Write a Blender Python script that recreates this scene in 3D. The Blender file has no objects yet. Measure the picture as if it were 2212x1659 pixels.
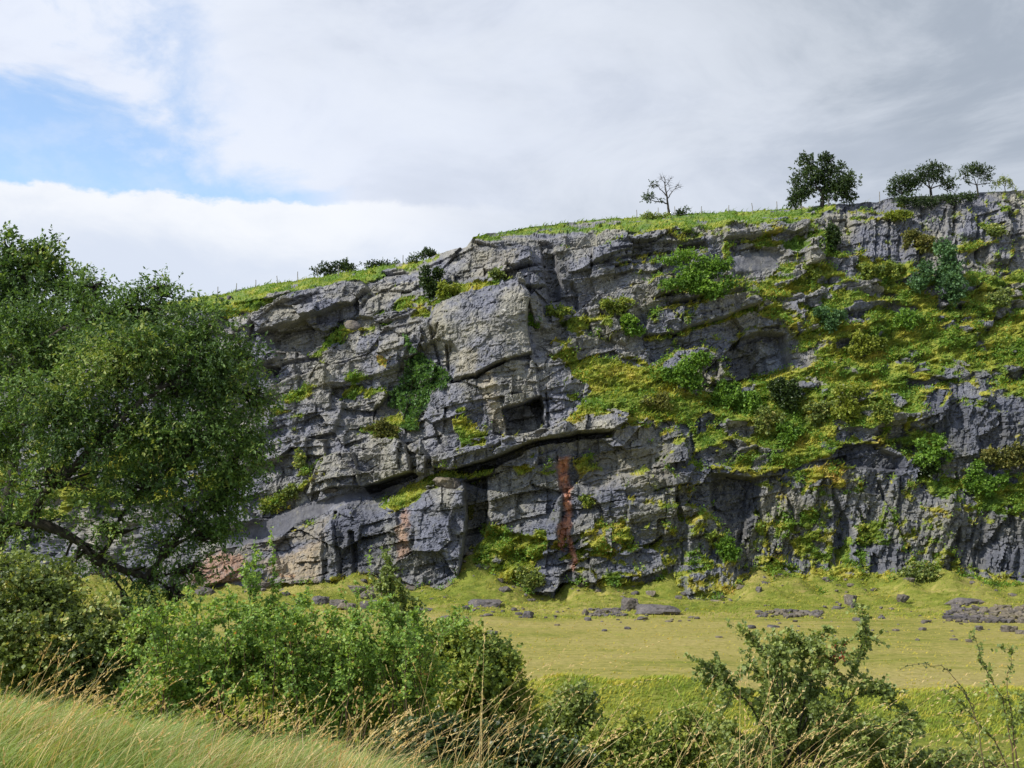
import bpy, bmesh, math
import numpy as np
from mathutils import Vector

R = math.radians
SC = bpy.context.scene
COL = SC.collection

# ------------------------------------------------------------------ camera
CAM_Z = 12.0                       # eye height above the quarry floor (z = 0)
FPX = 2400.0                       # focal length in units of a 2212-wide picture
PITCH = math.atan((1050.0 - 829.5) / FPX)
cam = bpy.data.cameras.new('camera')
cam.sensor_width = 36.0
cam.lens = FPX / 2212.0 * 36.0
cam.clip_start = 0.1
cam.clip_end = 5000.0
cam_ob = bpy.data.objects.new('camera', cam)
COL.objects.link(cam_ob)
cam_ob.location = (0, 0, CAM_Z)
cam_ob.rotation_euler = (R(90) + PITCH, 0, 0)
SC.camera = cam_ob

# ------------------------------------------------------------------ sun and exposure
SUN_TO = Vector((-0.66, -0.34, 0.67)).normalized()      # towards the sun: upper left, behind the camera
sun = bpy.data.lights.new('sun', 'SUN')
sun.energy = 3.5
sun.angle = R(2.2)
sun.color = (1.0, 0.955, 0.87)
sun_ob = bpy.data.objects.new('sun', sun)
COL.objects.link(sun_ob)
sun_ob.location = (-60, -40, 90)
sun_ob.rotation_euler = SUN_TO.to_track_quat('Z', 'Y').to_euler()
SC.view_settings.view_transform = 'Standard'
SC.view_settings.look = 'None'
SC.view_settings.exposure = 0.6
SC.view_settings.gamma = 1.0
SC.view_settings.use_curve_mapping = False

# ------------------------------------------------------------------ node helpers
class NT:
    """small wrapper to write node trees as expressions"""
    def __init__(self, tree):
        self.t = tree; self.n = tree.nodes; self.l = tree.links
    def node(self, typ, **kw):
        nd = self.n.new(typ)
        for k, v in kw.items(): setattr(nd, k, v)
        return nd
    def put(self, sock, v):
        if isinstance(v, bpy.types.NodeSocket): self.l.new(v, sock)
        elif isinstance(v, (tuple, list)) and len(v) == 3 and sock.type == 'RGBA': sock.default_value = (*v, 1)
        else: sock.default_value = v
    def math(self, op, a, b=0.0, c=0.0, clamp=False):
        nd = self.node('ShaderNodeMath', operation=op, use_clamp=clamp)
        self.put(nd.inputs[0], a); self.put(nd.inputs[1], b); self.put(nd.inputs[2], c)
        return nd.outputs[0]
    def add(self, a, b): return self.math('ADD', a, b)
    def mul(self, a, b): return self.math('MULTIPLY', a, b)
    def sub(self, a, b): return self.math('SUBTRACT', a, b)
    def step(self, v, a, b):            # smoothstep a..b
        nd = self.node('ShaderNodeMapRange', interpolation_type='SMOOTHSTEP')
        self.put(nd.inputs['Value'], v); self.put(nd.inputs['From Min'], a); self.put(nd.inputs['From Max'], b)
        return nd.outputs[0]
    def mix(self, f, a, b, blend='MIX'):
        nd = self.node('ShaderNodeMix', data_type='RGBA', blend_type=blend)
        self.put(nd.inputs[0], f); self.put(nd.inputs[6], a); self.put(nd.inputs[7], b)
        return nd.outputs[2]
    def noise(self, vec, scale, detail=4.0, rough=0.55, dist=0.0):
        nd = self.node('ShaderNodeTexNoise')
        self.put(nd.inputs['Vector'], vec); self.put(nd.inputs['Scale'], scale)
        self.put(nd.inputs['Detail'], detail); self.put(nd.inputs['Roughness'], rough); self.put(nd.inputs['Distortion'], dist)
        return nd.outputs['Fac']
    def mapping(self, vec, scale=(1, 1, 1), rot=(0, 0, 0), loc=(0, 0, 0)):
        nd = self.node('ShaderNodeMapping')
        self.put(nd.inputs['Vector'], vec); nd.inputs['Scale'].default_value = scale
        nd.inputs['Rotation'].default_value = rot; nd.inputs['Location'].default_value = loc
        return nd.outputs[0]
    def attr(self, name, out='Fac'):
        nd = self.node('ShaderNodeAttribute', attribute_name=name)
        return nd.outputs[out]
    def ramp(self, f, stops, interp='LINEAR'):
        nd = self.node('ShaderNodeValToRGB'); self.put(nd.inputs[0], f)
        e = nd.color_ramp.elements; nd.color_ramp.interpolation = interp
        while len(e) < len(stops): e.new(0.5)
        for el, (p, c) in zip(e, stops): el.position = p; el.color = (*c, 1)
        return nd.outputs[0]

def new_mat(name):
    m = bpy.data.materials.new(name); m.use_nodes = True
    m.node_tree.nodes.clear()
    return m, NT(m.node_tree)

# ------------------------------------------------------------------ sky: Nishita blue behind a broken cloud deck
world = bpy.data.worlds.new('World'); SC.world = world; world.use_nodes = True
world.node_tree.nodes.clear()
W = NT(world.node_tree)
sky = W.node('ShaderNodeTexSky', sky_type='NISHITA')
sky.sun_disc = False
sky.sun_elevation = math.asin(SUN_TO.z)
sky.sun_rotation = math.atan2(SUN_TO.x, SUN_TO.y)
sky.air_density = 1.0; sky.dust_density = 0.3; sky.ozone_density = 1.6
bg_sky = W.node('ShaderNodeBackground'); W.put(bg_sky.inputs[0], sky.outputs[0]); bg_sky.inputs[1].default_value = 0.15
tc = W.node('ShaderNodeTexCoord'); DIR = tc.outputs['Generated']
sep = W.node('ShaderNodeSeparateXYZ'); W.put(sep.inputs[0], DIR)
az = W.mul(W.math('ARCTAN2', sep.outputs[0], sep.outputs[1]), 57.2958)      # degrees, 0 = towards the cliff
el = W.mul(W.math('ARCSINE', sep.outputs[2]), 57.2958)
n_big = W.noise(W.mapping(DIR, (1, 1, 2.2)), 3.0, 6.0, 0.55)
n_mid = W.noise(W.mapping(DIR, (1, 1, 1.9), (0, 0, 0), (3, 1, 2)), 7.5, 7.0, 0.6, 0.3)
n_fine = W.noise(W.mapping(DIR, (1, 1, 1.6), (0, 0, 0), (7, 4, 1)), 22.0, 6.0, 0.6)
# slanting lower edge of the deck: a blue gap that widens to the left
gap_half = W.mul(W.math('MAXIMUM', W.sub(-9.5, az), 0.0), 0.27)
wav = W.add(W.mul(W.sub(n_mid, 0.5), 9.0), W.mul(W.sub(n_fine, 0.5), 4.0))
top_edge = W.add(W.add(14.4, gap_half), wav)
deck = W.step(W.sub(el, top_edge), -2.2, 2.4)
bank_edge = W.add(W.add(14.3, W.mul(W.sub(n_fine, 0.5), 1.7)), W.mul(W.sub(n_big, 0.5), 1.6))
bank = W.sub(1.0, W.step(W.sub(el, bank_edge), -0.30, 0.12))
small_gap = W.mul(W.step(n_mid, 0.46, 0.70), W.step(az, -12.0, -20.0))
deck = W.mul(deck, W.sub(1.0, W.mul(small_gap, 0.8)))
closed = W.step(az, -13.0, -7.5)
cover = W.math('MAXIMUM', W.math('MAXIMUM', deck, bank), closed)
cover = W.math('MAXIMUM', W.math('MINIMUM', cover, 0.97), W.add(0.06, W.mul(W.step(n_fine, 0.4, 0.8), 0.28)))
# how thick (grey) the deck is
grey = W.step(W.add(W.add(az, W.mul(W.sub(n_big, 0.5), 44.0)), W.mul(W.sub(el, 15.0), 0.75)), -14.0, 26.0)
deck_col = W.mix(grey, (0.80, 0.85, 0.97), (0.42, 0.47, 0.545))
soft = W.noise(W.mapping(DIR, (1, 1, 2.0), (0, 0, 0.4), (2, 8, 5)), 5.0, 7.0, 0.62, 0.5)
deck_col = W.mix(W.mul(W.step(soft, 0.36, 0.66), 0.42), deck_col, (0.86, 0.90, 0.97))
deck_col = W.mix(W.mul(W.step(soft, 0.50, 0.30), 0.35), deck_col, W.mix(1.0, deck_col, (0.80, 0.82, 0.85), 'MULTIPLY'))
bank_lo = W.step(W.add(el, W.mul(W.sub(n_mid, 0.5), 9.0)), 10.0, 15.0)
bank_col = W.mix(bank_lo, (0.70, 0.76, 0.88), (0.92, 0.94, 0.98))
bank_w = W.mul(bank, W.sub(1.0, W.step(W.add(az, W.mul(W.sub(n_mid, 0.5), 9.0)), -9.0, 3.0)))
bank_side = W.mix(bank_w, deck_col, bank_col)
bg_cl = W.node('ShaderNodeBackground'); W.put(bg_cl.inputs[0], bank_side); bg_cl.inputs[1].default_value = 0.68
mixs = W.node('ShaderNodeMixShader'); W.put(mixs.inputs[0], cover)
W.l.new(bg_sky.outputs[0], mixs.inputs[1]); W.l.new(bg_cl.outputs[0], mixs.inputs[2])
wo = W.node('ShaderNodeOutputWorld'); W.l.new(mixs.outputs[0], wo.inputs[0])

# ------------------------------------------------------------------ geometry helpers
def at(x, y, Y):
    """world point at depth Y that stands at (x, y) of the 2212 x 1659 picture"""
    x = np.asarray(x, float); y = np.asarray(y, float); Y = np.asarray(Y, float)
    cx = (x - 1106.0) / FPX; cy = (829.5 - y) / FPX
    dy = math.cos(PITCH) - math.sin(PITCH) * cy
    dz = math.sin(PITCH) + math.cos(PITCH) * cy
    k = Y / dy
    return np.stack(np.broadcast_arrays(cx * k, Y, CAM_Z + dz * k), -1)

def sstep(v, a, b):
    t = np.clip((v - a) / (b - a), 0, 1); return t * t * (3 - 2 * t)

def _hash(ix, iy, seed):
    h = (ix.astype(np.int64) * 374761393 + iy.astype(np.int64) * 668265263 + seed * 1442695041) & 0xFFFFFFFF
    h = ((h ^ (h >> 13)) * 1274126177) & 0xFFFFFFFF
    h = ((h ^ (h >> 16)) * 2246822519) & 0xFFFFFFFF
    return (h ^ (h >> 15)) & 0xFFFFFFFF

def hash01(ix, iy, seed): return _hash(ix, iy, seed) / 4294967295.0

def noise2(x, y, seed=0):
    ix = np.floor(x); iy = np.floor(y); fx = x - ix; fy = y - iy
    ix = ix.astype(np.int64); iy = iy.astype(np.int64)
    u = fx * fx * fx * (fx * (fx * 6 - 15) + 10); v = fy * fy * fy * (fy * (fy * 6 - 15) + 10)
    def g(dx, dy):
        a = hash01(ix + dx, iy + dy, seed) * 2 * math.pi
        return np.cos(a) * (fx - dx) + np.sin(a) * (fy - dy)
    a = g(0, 0) * (1 - u) + g(1, 0) * u; b = g(0, 1) * (1 - u) + g(1, 1) * u
    return (a * (1 - v) + b * v) * 1.5

def fbm(x, y, oct=4, seed=0, gain=0.5):
    s = 0; a = 1.0; f = 1.0
    for o in range(oct):
        s = s + a * noise2(x * f, y * f, seed + o * 17); a *= gain; f *= 2.03
    return s

def voronoi(x, y, seed=0):
    """F1, F2, per-cell random numbers (3) and offset to the cell's point"""
    ix = np.floor(x).astype(np.int64); iy = np.floor(y).astype(np.int64)
    f1 = np.full(x.shape, 9.0); f2 = np.full(x.shape, 9.0)
    cx = np.zeros(x.shape, np.int64); cy = np.zeros(x.shape, np.int64); ox = np.zeros(x.shape); oy = np.zeros(x.shape)
    for dx in (-1, 0, 1):
        for dy in (-1, 0, 1):
            jx = ix + dx; jy = iy + dy
            px = jx + 0.1 + 0.8 * hash01(jx, jy, seed) - x; py = jy + 0.1 + 0.8 * hash01(jx, jy, seed + 5) - y
            d = np.sqrt(px * px + py * py)
            near = d < f1
            f2 = np.where(near, f1, np.minimum(f2, d))
            cx = np.where(near, jx, cx); cy = np.where(near, jy, cy)
            ox = np.where(near, px, ox); oy = np.where(near, py, oy)
            f1 = np.where(near, d, f1)
    return f1, f2, hash01(cx, cy, seed + 11), hash01(cx, cy, seed + 12), hash01(cx, cy, seed + 13), ox, oy

def bricks(p, q, sp, sq, seed, tilt=1.0):
    """angular jointed blocks: beds of height sq cut by cross joints about sp apart"""
    qq = q / sq; i = np.floor(qq).astype(np.int64)
    pp = p / sp * (0.7 + 0.6 * hash01(i, i * 0 + 3, seed)) + 17 * hash01(i, i * 0, seed + 1); j = np.floor(pp).astype(np.int64)
    fp = pp - j - 0.5; fq = qq - i - 0.5
    r = hash01(i, j, seed + 2); r = np.where(r < 0.3, 0.4, r)
    return (r - 0.5) + tilt * ((hash01(i, j, seed + 3) - 0.5) * fp + (hash01(i, j, seed + 4) - 0.62) * fq)

def facets(x, y, seed, tilt=1.0):
    """faceted blocky relief: each Voronoi cell a tilted plane, joints recessed"""
    f1, f2, r1, r2, r3, ox, oy = voronoi(x, y, seed)
    d = (r1 - 0.5) + tilt * ((r2 - 0.5) * ox + (r3 - 0.5) * oy)
    return d, f2 - f1

def poly_sd(x, y, P):
    """signed distance (positive inside) to polygon P"""
    P = np.asarray(P, float); n = len(P)
    d = np.full(x.shape, 1e9); ins = np.zeros(x.shape, bool)
    for i in range(n):
        ax, ay = P[i]; bx, by = P[(i + 1) % n]
        ex, ey = bx - ax, by - ay
        t = np.clip(((x - ax) * ex + (y - ay) * ey) / (ex * ex + ey * ey + 1e-9), 0, 1)
        dx = x - ax - t * ex; dy = y - ay - t * ey
        d = np.minimum(d, dx * dx + dy * dy)
        if ay != by:
            c = ((ay > y) != (by > y)) & (x < ex * (y - ay) / (by - ay) + ax)
            ins ^= c
    d = np.sqrt(d)
    return np.where(ins, d, -d)

def poly_mask(x, y, P, soft):
    P = np.asarray(P, float); m = np.zeros(x.shape)
    k = (x > P[:, 0].min() - soft) & (x < P[:, 0].max() + soft) & (y > P[:, 1].min() - soft) & (y < P[:, 1].max() + soft)
    if k.any(): m[k] = sstep(poly_sd(x[k], y[k], P), -soft * 0.5, soft * 0.5)
    return m

def line_mask(x, y, P, width):
    P = np.asarray(P, float); m = np.zeros(x.shape); w = width
    k = (x > P[:, 0].min() - w) & (x < P[:, 0].max() + w) & (y > P[:, 1].min() - w) & (y < P[:, 1].max() + w)
    if not k.any(): return m
    X = x[k]; Yy = y[k]; d = np.full(X.shape, 1e9)
    for (ax, ay), (bx, by) in zip(P[:-1], P[1:]):
        ex, ey = bx - ax, by - ay
        t = np.clip(((X - ax) * ex + (Yy - ay) * ey) / (ex * ex + ey * ey + 1e-9), 0, 1)
        d = np.minimum(d, np.hypot(X - ax - t * ex, Yy - ay - t * ey))
    m[k] = 1 - sstep(d, w * 0.35, w)
    return m

def mesh_np(name, V, F, mat, smooth=False, attrs=None):
    """mesh from numpy arrays; F is (m, 3) or (m, 4)"""
    V = np.ascontiguousarray(V, np.float32); F = np.ascontiguousarray(F, np.int32)
    me = bpy.data.meshes.new(name)
    k = F.shape[1]
    me.vertices.add(len(V)); me.vertices.foreach_set('co', V.ravel())
    me.loops.add(F.size); me.loops.foreach_set('vertex_index', F.ravel())
    me.polygons.add(len(F)); me.polygons.foreach_set('loop_start', np.arange(0, F.size, k, dtype=np.int32))
    me.polygons.foreach_set('use_smooth', np.full(len(F), smooth, bool))
    for nm, arr in (attrs or {}).items():
        arr = np.asarray(arr, np.float32)
        if arr.ndim == 1:
            a = me.attributes.new(nm, 'FLOAT', 'POINT'); a.data.foreach_set('value', arr)
        else:
            a = me.attributes.new(nm, 'FLOAT_COLOR', 'POINT'); a.data.foreach_set('color', arr.ravel())
    me.update(calc_edges=True)
    if mat: me.materials.append(mat)
    return me

def link(name, me, parent=None, loc=None):
    o = bpy.data.objects.new(name, me); COL.objects.link(o)
    if parent is not None: o.parent = parent
    if loc is not None: o.location = loc
    return o

def tag(o, label=None, cat=None, group=None, kind=None):
    if label: o['label'] = label
    if cat: o['category'] = cat
    if group: o['group'] = group
    if kind: o['kind'] = kind
    return o

def thing(name, label, cat, loc, group=None):
    o = bpy.data.objects.new(name, None); COL.objects.link(o)
    o.location = [float(c) for c in loc]; o.empty_display_size = 0.3
    return tag(o, label, cat, group)

def part(name, root, V, F, mat, smooth=False, attrs=None, parent=None):
    """mesh part in world coordinates, stored relative to its thing"""
    V = np.asarray(V, float) - np.array(root.location)
    return link(name, mesh_np(name, V, F, mat, smooth, attrs), parent or root)
# ------------------------------------------------------------------ surface materials
def bsdf_out(N, col, rough=0.9, normal=None, spec=0.25):
    b = N.node('ShaderNodeBsdfPrincipled'); N.put(b.inputs['Base Color'], col); N.put(b.inputs['Roughness'], rough)
    b.inputs['Specular IOR Level'].default_value = spec
    if normal is not None: N.put(b.inputs['Normal'], normal)
    o = N.node('ShaderNodeOutputMaterial'); N.l.new(b.outputs[0], o.inputs[0])
    return b

def bump(N, h, strength=0.5, dist=0.1):
    nd = N.node('ShaderNodeBump'); N.put(nd.inputs['Height'], h)
    nd.inputs['Strength'].default_value = strength; nd.inputs['Distance'].default_value = dist
    return nd.outputs[0]

def rock_colour(N, pos):
    """weathered grey limestone: blue-grey and buff patches, dark vertical stains, white lichen"""
    n1 = N.noise(pos, 0.16, 5, 0.6); n2 = N.noise(pos, 0.9, 6, 0.65); n3 = N.noise(pos, 5.0, 5, 0.7)
    col = N.mix(N.step(n1, 0.40, 0.64), (0.160, 0.165, 0.194), (0.244, 0.233, 0.193))
    dark = N.step(N.noise(N.mapping(pos, (1, 1, 0.8), (0, 0, 0), (5, 3, 8)), 0.13, 5, 0.62), 0.50, 0.64)
    col = N.mix(N.mul(dark, 0.6), col, N.mix(1.0, col, (0.50, 0.52, 0.58), 'MULTIPLY'))
    col = N.mix(N.step(n2, 0.40, 0.70), col, N.mix(1.0, col, (1.45, 1.42, 1.38), 'MULTIPLY'))
    col = N.mix(N.step(n3, 0.40, 0.62), N.mix(1.0, col, (0.62, 0.62, 0.65), 'MULTIPLY'), col)
    streak = N.noise(N.mapping(pos, (1.6, 1.6, 0.12)), 1.0, 5, 0.6)
    col = N.mix(N.mul(N.step(streak, 0.54, 0.70), 0.60), col, (0.045, 0.047, 0.058))
    pale = N.noise(N.mapping(pos, (2.2, 2.2, 0.5), (0, 0, 0), (9, 2, 4)), 0.55, 5, 0.62)
    col = N.mix(N.mul(N.step(pale, 0.58, 0.72), 0.55), col, (0.36, 0.335, 0.26))
    lich = N.mul(N.step(N.noise(pos, 3.4, 3, 0.5), 0.66, 0.71), N.step(n1, 0.42, 0.56))
    col = N.mix(N.mul(lich, 0.8), col, (0.50, 0.50, 0.47))
    moss = N.mul(N.step(N.noise(pos, 1.9, 5, 0.6), 0.60, 0.68), 0.55)
    return N.mix(moss, col, (0.115, 0.120, 0.045)), n2, n3

def grass_colour(N, pos, hue):
    """rough pasture: hue 0 = fresh green, 0.5 = olive yellow, 1 = dry russet"""
    n1 = N.noise(pos, 0.35, 5, 0.6); n2 = N.noise(pos, 2.6, 6, 0.7)
    h = N.add(hue, N.mul(N.sub(n1, 0.5), 1.3))
    h = N.add(h, N.mul(N.sub(n2, 0.5), 0.7))
    col = N.ramp(h, [(0.0, (0.110, 0.185, 0.030)), (0.3, (0.230, 0.262, 0.040)), (0.55, (0.350, 0.325, 0.054)), (0.8, (0.345, 0.285, 0.070)), (1.0, (0.300, 0.200, 0.080))])
    return N.mix(N.step(n2, 0.3, 0.65), N.mix(1.0, col, (0.50, 0.53, 0.50), 'MULTIPLY'), col), n2

def make_cliff_mat():
    m, N = new_mat('limestone_with_turf')
    geo = N.node('ShaderNodeNewGeometry'); pos = geo.outputs['Position']
    mask = N.node('ShaderNodeAttribute', attribute_name='mask')
    sp = N.node('ShaderNodeSeparateColor'); N.put(sp.inputs[0], mask.outputs['Color'])
    g, hue, plain = sp.outputs[0], sp.outputs[1], sp.outputs[2]
    tint = N.node('ShaderNodeAttribute', attribute_name='tint')
    rock, n2, n3 = rock_colour(N, pos)
    rock = N.mix(mask.outputs['Alpha'], rock, N.mix(1.0, rock, (0.79, 0.81, 0.85), 'MULTIPLY'))       # darker, bluer lower beds
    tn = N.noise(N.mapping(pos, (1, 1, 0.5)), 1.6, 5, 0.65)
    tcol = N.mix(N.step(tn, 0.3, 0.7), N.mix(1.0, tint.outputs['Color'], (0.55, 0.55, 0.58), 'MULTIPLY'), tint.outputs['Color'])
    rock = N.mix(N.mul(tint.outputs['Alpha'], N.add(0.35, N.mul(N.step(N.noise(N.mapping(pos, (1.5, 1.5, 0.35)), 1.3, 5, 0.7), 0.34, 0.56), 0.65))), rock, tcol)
    turf, t2 = grass_colour(N, pos, hue)
    gf = N.step(N.add(g, N.mul(N.sub(N.noise(pos, 3.1, 5, 0.7), 0.5), 0.55)), 0.42, 0.60)
    col = N.mix(gf, rock, turf)
    hgt = N.add(N.mul(n2, 0.7), N.mul(n3, 0.5))
    hgt = N.mul(N.add(hgt, N.mul(N.noise(pos, 14.0, 4, 0.7), 0.22)), N.sub(1.0, N.mul(plain, 0.7)))
    bsdf_out(N, col, 0.85, bump(N, hgt, 0.38, 0.13), 0.25)
    return m
M_CLIFF = make_cliff_mat()

def make_rock_mat():
    m, N = new_mat('grey_boulder')
    geo = N.node('ShaderNodeNewGeometry'); pos = geo.outputs['Position']
    rock, n2, n3 = rock_colour(N, pos)
    rock = N.mix(1.0, rock, (0.80, 0.71, 0.61), 'MULTIPLY')
    bsdf_out(N, rock, 0.9, bump(N, N.add(n2, n3), 0.5, 0.15), 0.2)
    return m
M_ROCK = make_rock_mat()

def make_ground_mat():
    m, N = new_mat('pasture_turf')
    geo = N.node('ShaderNodeNewGeometry'); pos = geo.outputs['Position']
    hue = N.attr('hue')
    n0 = N.noise(N.mapping(pos, (0.5, 1.6, 1)), 0.10, 5, 0.6)
    n1 = N.noise(N.mapping(pos, (0.6, 2.2, 1)), 0.8, 6, 0.7)
    n2 = N.noise(N.mapping(pos, (0.7, 3.0, 1)), 6.0, 5, 0.75)
    h = N.add(hue, N.add(N.mul(N.sub(n0, 0.5), 0.95), N.mul(N.sub(n1, 0.5), 0.75)))
    col = N.ramp(h, [(0.0, (0.080, 0.135, 0.022)), (0.3, (0.225, 0.245, 0.042)), (0.5, (0.405, 0.345, 0.108)), (0.72, (0.455, 0.370, 0.145)), (1.0, (0.400, 0.295, 0.140))])
    col = N.mix(N.step(n2, 0.30, 0.62), N.mix(1.0, col, (0.55, 0.60, 0.55), 'MULTIPLY'), col)
    n4 = N.noise(pos, 1.7, 5, 0.7)
    col = N.mix(N.step(n4, 0.32, 0.60), N.mix(1.0, col, (0.74, 0.78, 0.68), 'MULTIPLY'), col)
    n3 = N.noise(N.mapping(pos, (0.8, 2.0, 1), (0, 0, 0), (4, 9, 0)), 0.33, 6, 0.72)
    col = N.mix(N.mul(N.step(n3, 0.54, 0.70), 0.6), col, (0.230, 0.270, 0.048))
    col = N.mix(N.mul(N.step(n3, 0.42, 0.30), 0.5), col, (0.330, 0.240, 0.105))
    bsdf_out(N, col, 0.95, bump(N, N.add(n2, N.mul(n4, 1.5)), 0.7, 0.16), 0.1)
    return m
M_GROUND = make_ground_mat()

# ------------------------------------------------------------------ quarry face: broad form
SKYLINE = [(-700, 735), (0, 690), (300, 662), (460, 638), (600, 611), (680, 599), (800, 581), (930, 558), (965, 545), (1008, 533), (1022, 513), (1060, 505),
           (1130, 493), (1250, 479), (1400, 467), (1500, 461), (1600, 458), (1690, 452), (1760, 446), (1850, 438), (1900, 433), (1945, 426), (2060, 422), (2130, 415), (2212, 410), (2800, 385)]
_sx, _sy = np.array(SKYLINE).T
def sky_y(x): return np.interp(x, _sx, _sy)
def sky_Y(x): return np.interp(x, [-700, 460, 900, 960, 1020, 1100, 1250, 1500, 1700, 1780, 1900, 2212, 2800], [152, 152, 144, 136, 132.5, 140, 150, 153, 148, 139, 138.5, 139, 140])

FORM = [  # x, y of the picture and the depth of the face there (m)
    (-700, 1330, 121), (-700, 1000, 126), (-700, 800, 133),
    (0, 1330, 120), (0, 1050, 125), (0, 800, 133), (300, 1300, 119), (300, 1050, 126), (300, 800, 132),
    (420, 1270, 118.5), (480, 1200, 120.0), (560, 1160, 123), (600, 1260, 118.3), (700, 1100, 123.5), (720, 1260, 118.2), (800, 1250, 118.2), (760, 1120, 120.3), (840, 1095, 120.8), (830, 1065, 126),
    (900, 1240, 118.5), (900, 1085, 120.5), (930, 1035, 124.0), (1000, 1030, 123.0), (1000, 1060, 120.0), (1000, 1270, 118.0),
    (1050, 1300, 117.0), (1060, 1150, 120.5), (1100, 1000, 121.0), (1200, 965, 121.0), (1200, 1290, 117.5), (1200, 1120, 119.8), (1300, 950, 120.6),
    (1350, 1300, 117.8), (1350, 1100, 119.4), (1480, 1300, 117.5), (1480, 1100, 119.6), (1480, 950, 121.4),
    (1600, 1290, 117.0), (1620, 1235, 120.5), (1620, 1030, 121.8), (1750, 1240, 120.5), (1750, 1030, 121.5), (1880, 1240, 120.0), (1880, 980, 122.0), (2040, 1260, 120), (2040, 1110, 121.5), (2212, 1265, 120), (2212, 1120, 121.5), (2700, 1260, 120), (2700, 1100, 122),
    (1700, 1320, 112.0), (1900, 1330, 111.0), (2212, 1330, 111.0), (2700, 1330, 111.0),
    (560, 1050, 125.5), (650, 1000, 126.5), (700, 1040, 125.0), (620, 900, 128.5), (700, 850, 129), (800, 800, 129.5), (850, 900, 128), (820, 960, 126.2), (860, 1020, 125.2), (930, 980, 122.5), (920, 870, 126),
    (540, 720, 133), (640, 740, 132.5), (700, 680, 133), (800, 690, 132), (880, 640, 133), (600, 665, 134.5), (760, 615, 136.5), (500, 690, 134.5), (880, 600, 136), (940, 575, 135),
    (960, 940, 121.8), (1100, 930, 120.8), (1200, 915, 120.6), (1320, 905, 120.6), (1000, 850, 122.6), (1100, 820, 122.3), (1180, 850, 122.8),
    (940, 700, 124.6), (1000, 700, 124.2), (1100, 700, 124.0), (1130, 640, 125.0), (1000, 655, 125.2), (1040, 610, 128.5), (960, 620, 131), (1100, 580, 128.2), (1060, 540, 130.5), (1020, 520, 132.3), (1130, 520, 130.8),
    (1200, 780, 125.2), (1200, 640, 129.6), (1200, 560, 130.4), (1260, 700, 128.8), (1260, 600, 128.6), (1230, 880, 122.6), (1300, 860, 123.6), (1350, 800, 126.8), (1340, 640, 129.6), (1300, 540, 131.0), (1300, 505, 133.5), (1400, 890, 122.4), (1420, 740, 128.8),
    (1450, 560, 131.2), (1450, 500, 133.5), (1500, 640, 129.2), (1550, 760, 129.0), (1500, 830, 126.2), (1480, 910, 122.8), (1560, 920, 123.5), (1620, 850, 127.2), (1620, 780, 130.5), (1650, 690, 130.6),
    (1600, 540, 132.5), (1680, 560, 132.2), (1600, 490, 133.2), (1700, 485, 134.5), (1720, 700, 129.8), (1720, 800, 128.4), (1720, 930, 123.8), (1800, 600, 131.5), (1800, 700, 129.4), (1830, 850, 126.5), (1830, 930, 123.2),
    (1760, 520, 133), (1800, 470, 136), (1900, 520, 134.5), (1900, 450, 137.4), (1920, 600, 132), (1920, 760, 128.5), (1960, 880, 124.2), (2000, 680, 130), (2040, 440, 137.5), (2040, 540, 134), (2100, 640, 131.2), (2100, 780, 127.6), (2100, 850, 124.0), (2100, 960, 122.8),
    (2000, 960, 124.0), (2050, 1040, 122.8), (2212, 430, 138.2), (2212, 560, 134.4), (2212, 700, 130.0), (2212, 850, 125.2), (2212, 1000, 123.2), (2700, 420, 139), (2700, 700, 130), (2700, 900, 124.5)]
_F = np.array(FORM, float)
def _tps_fit(P, v):
    n = len(P); d = np.hypot(P[:, None, 0] - P[None, :, 0], (P[:, None, 1] - P[None, :, 1]) * 1.3)
    A = np.zeros((n + 3, n + 3)); A[:n, :n] = d + np.eye(n) * 6.0
    A[:n, n] = 1; A[:n, n + 1:] = P / 1000; A[n, :n] = 1; A[n + 1:, :n] = P.T / 1000
    return np.linalg.solve(A, np.r_[v, 0, 0, 0])
_W = _tps_fit(_F[:, :2], _F[:, 2])
def form_Y(x, y):
    s = _W[-3] + _W[-2] * x / 1000 + _W[-1] * y / 1000
    for (px, py, _), w in zip(FORM, _W[:-3]): s = s + w * np.hypot(x - px, (y - py) * 1.3)
    return s

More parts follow.
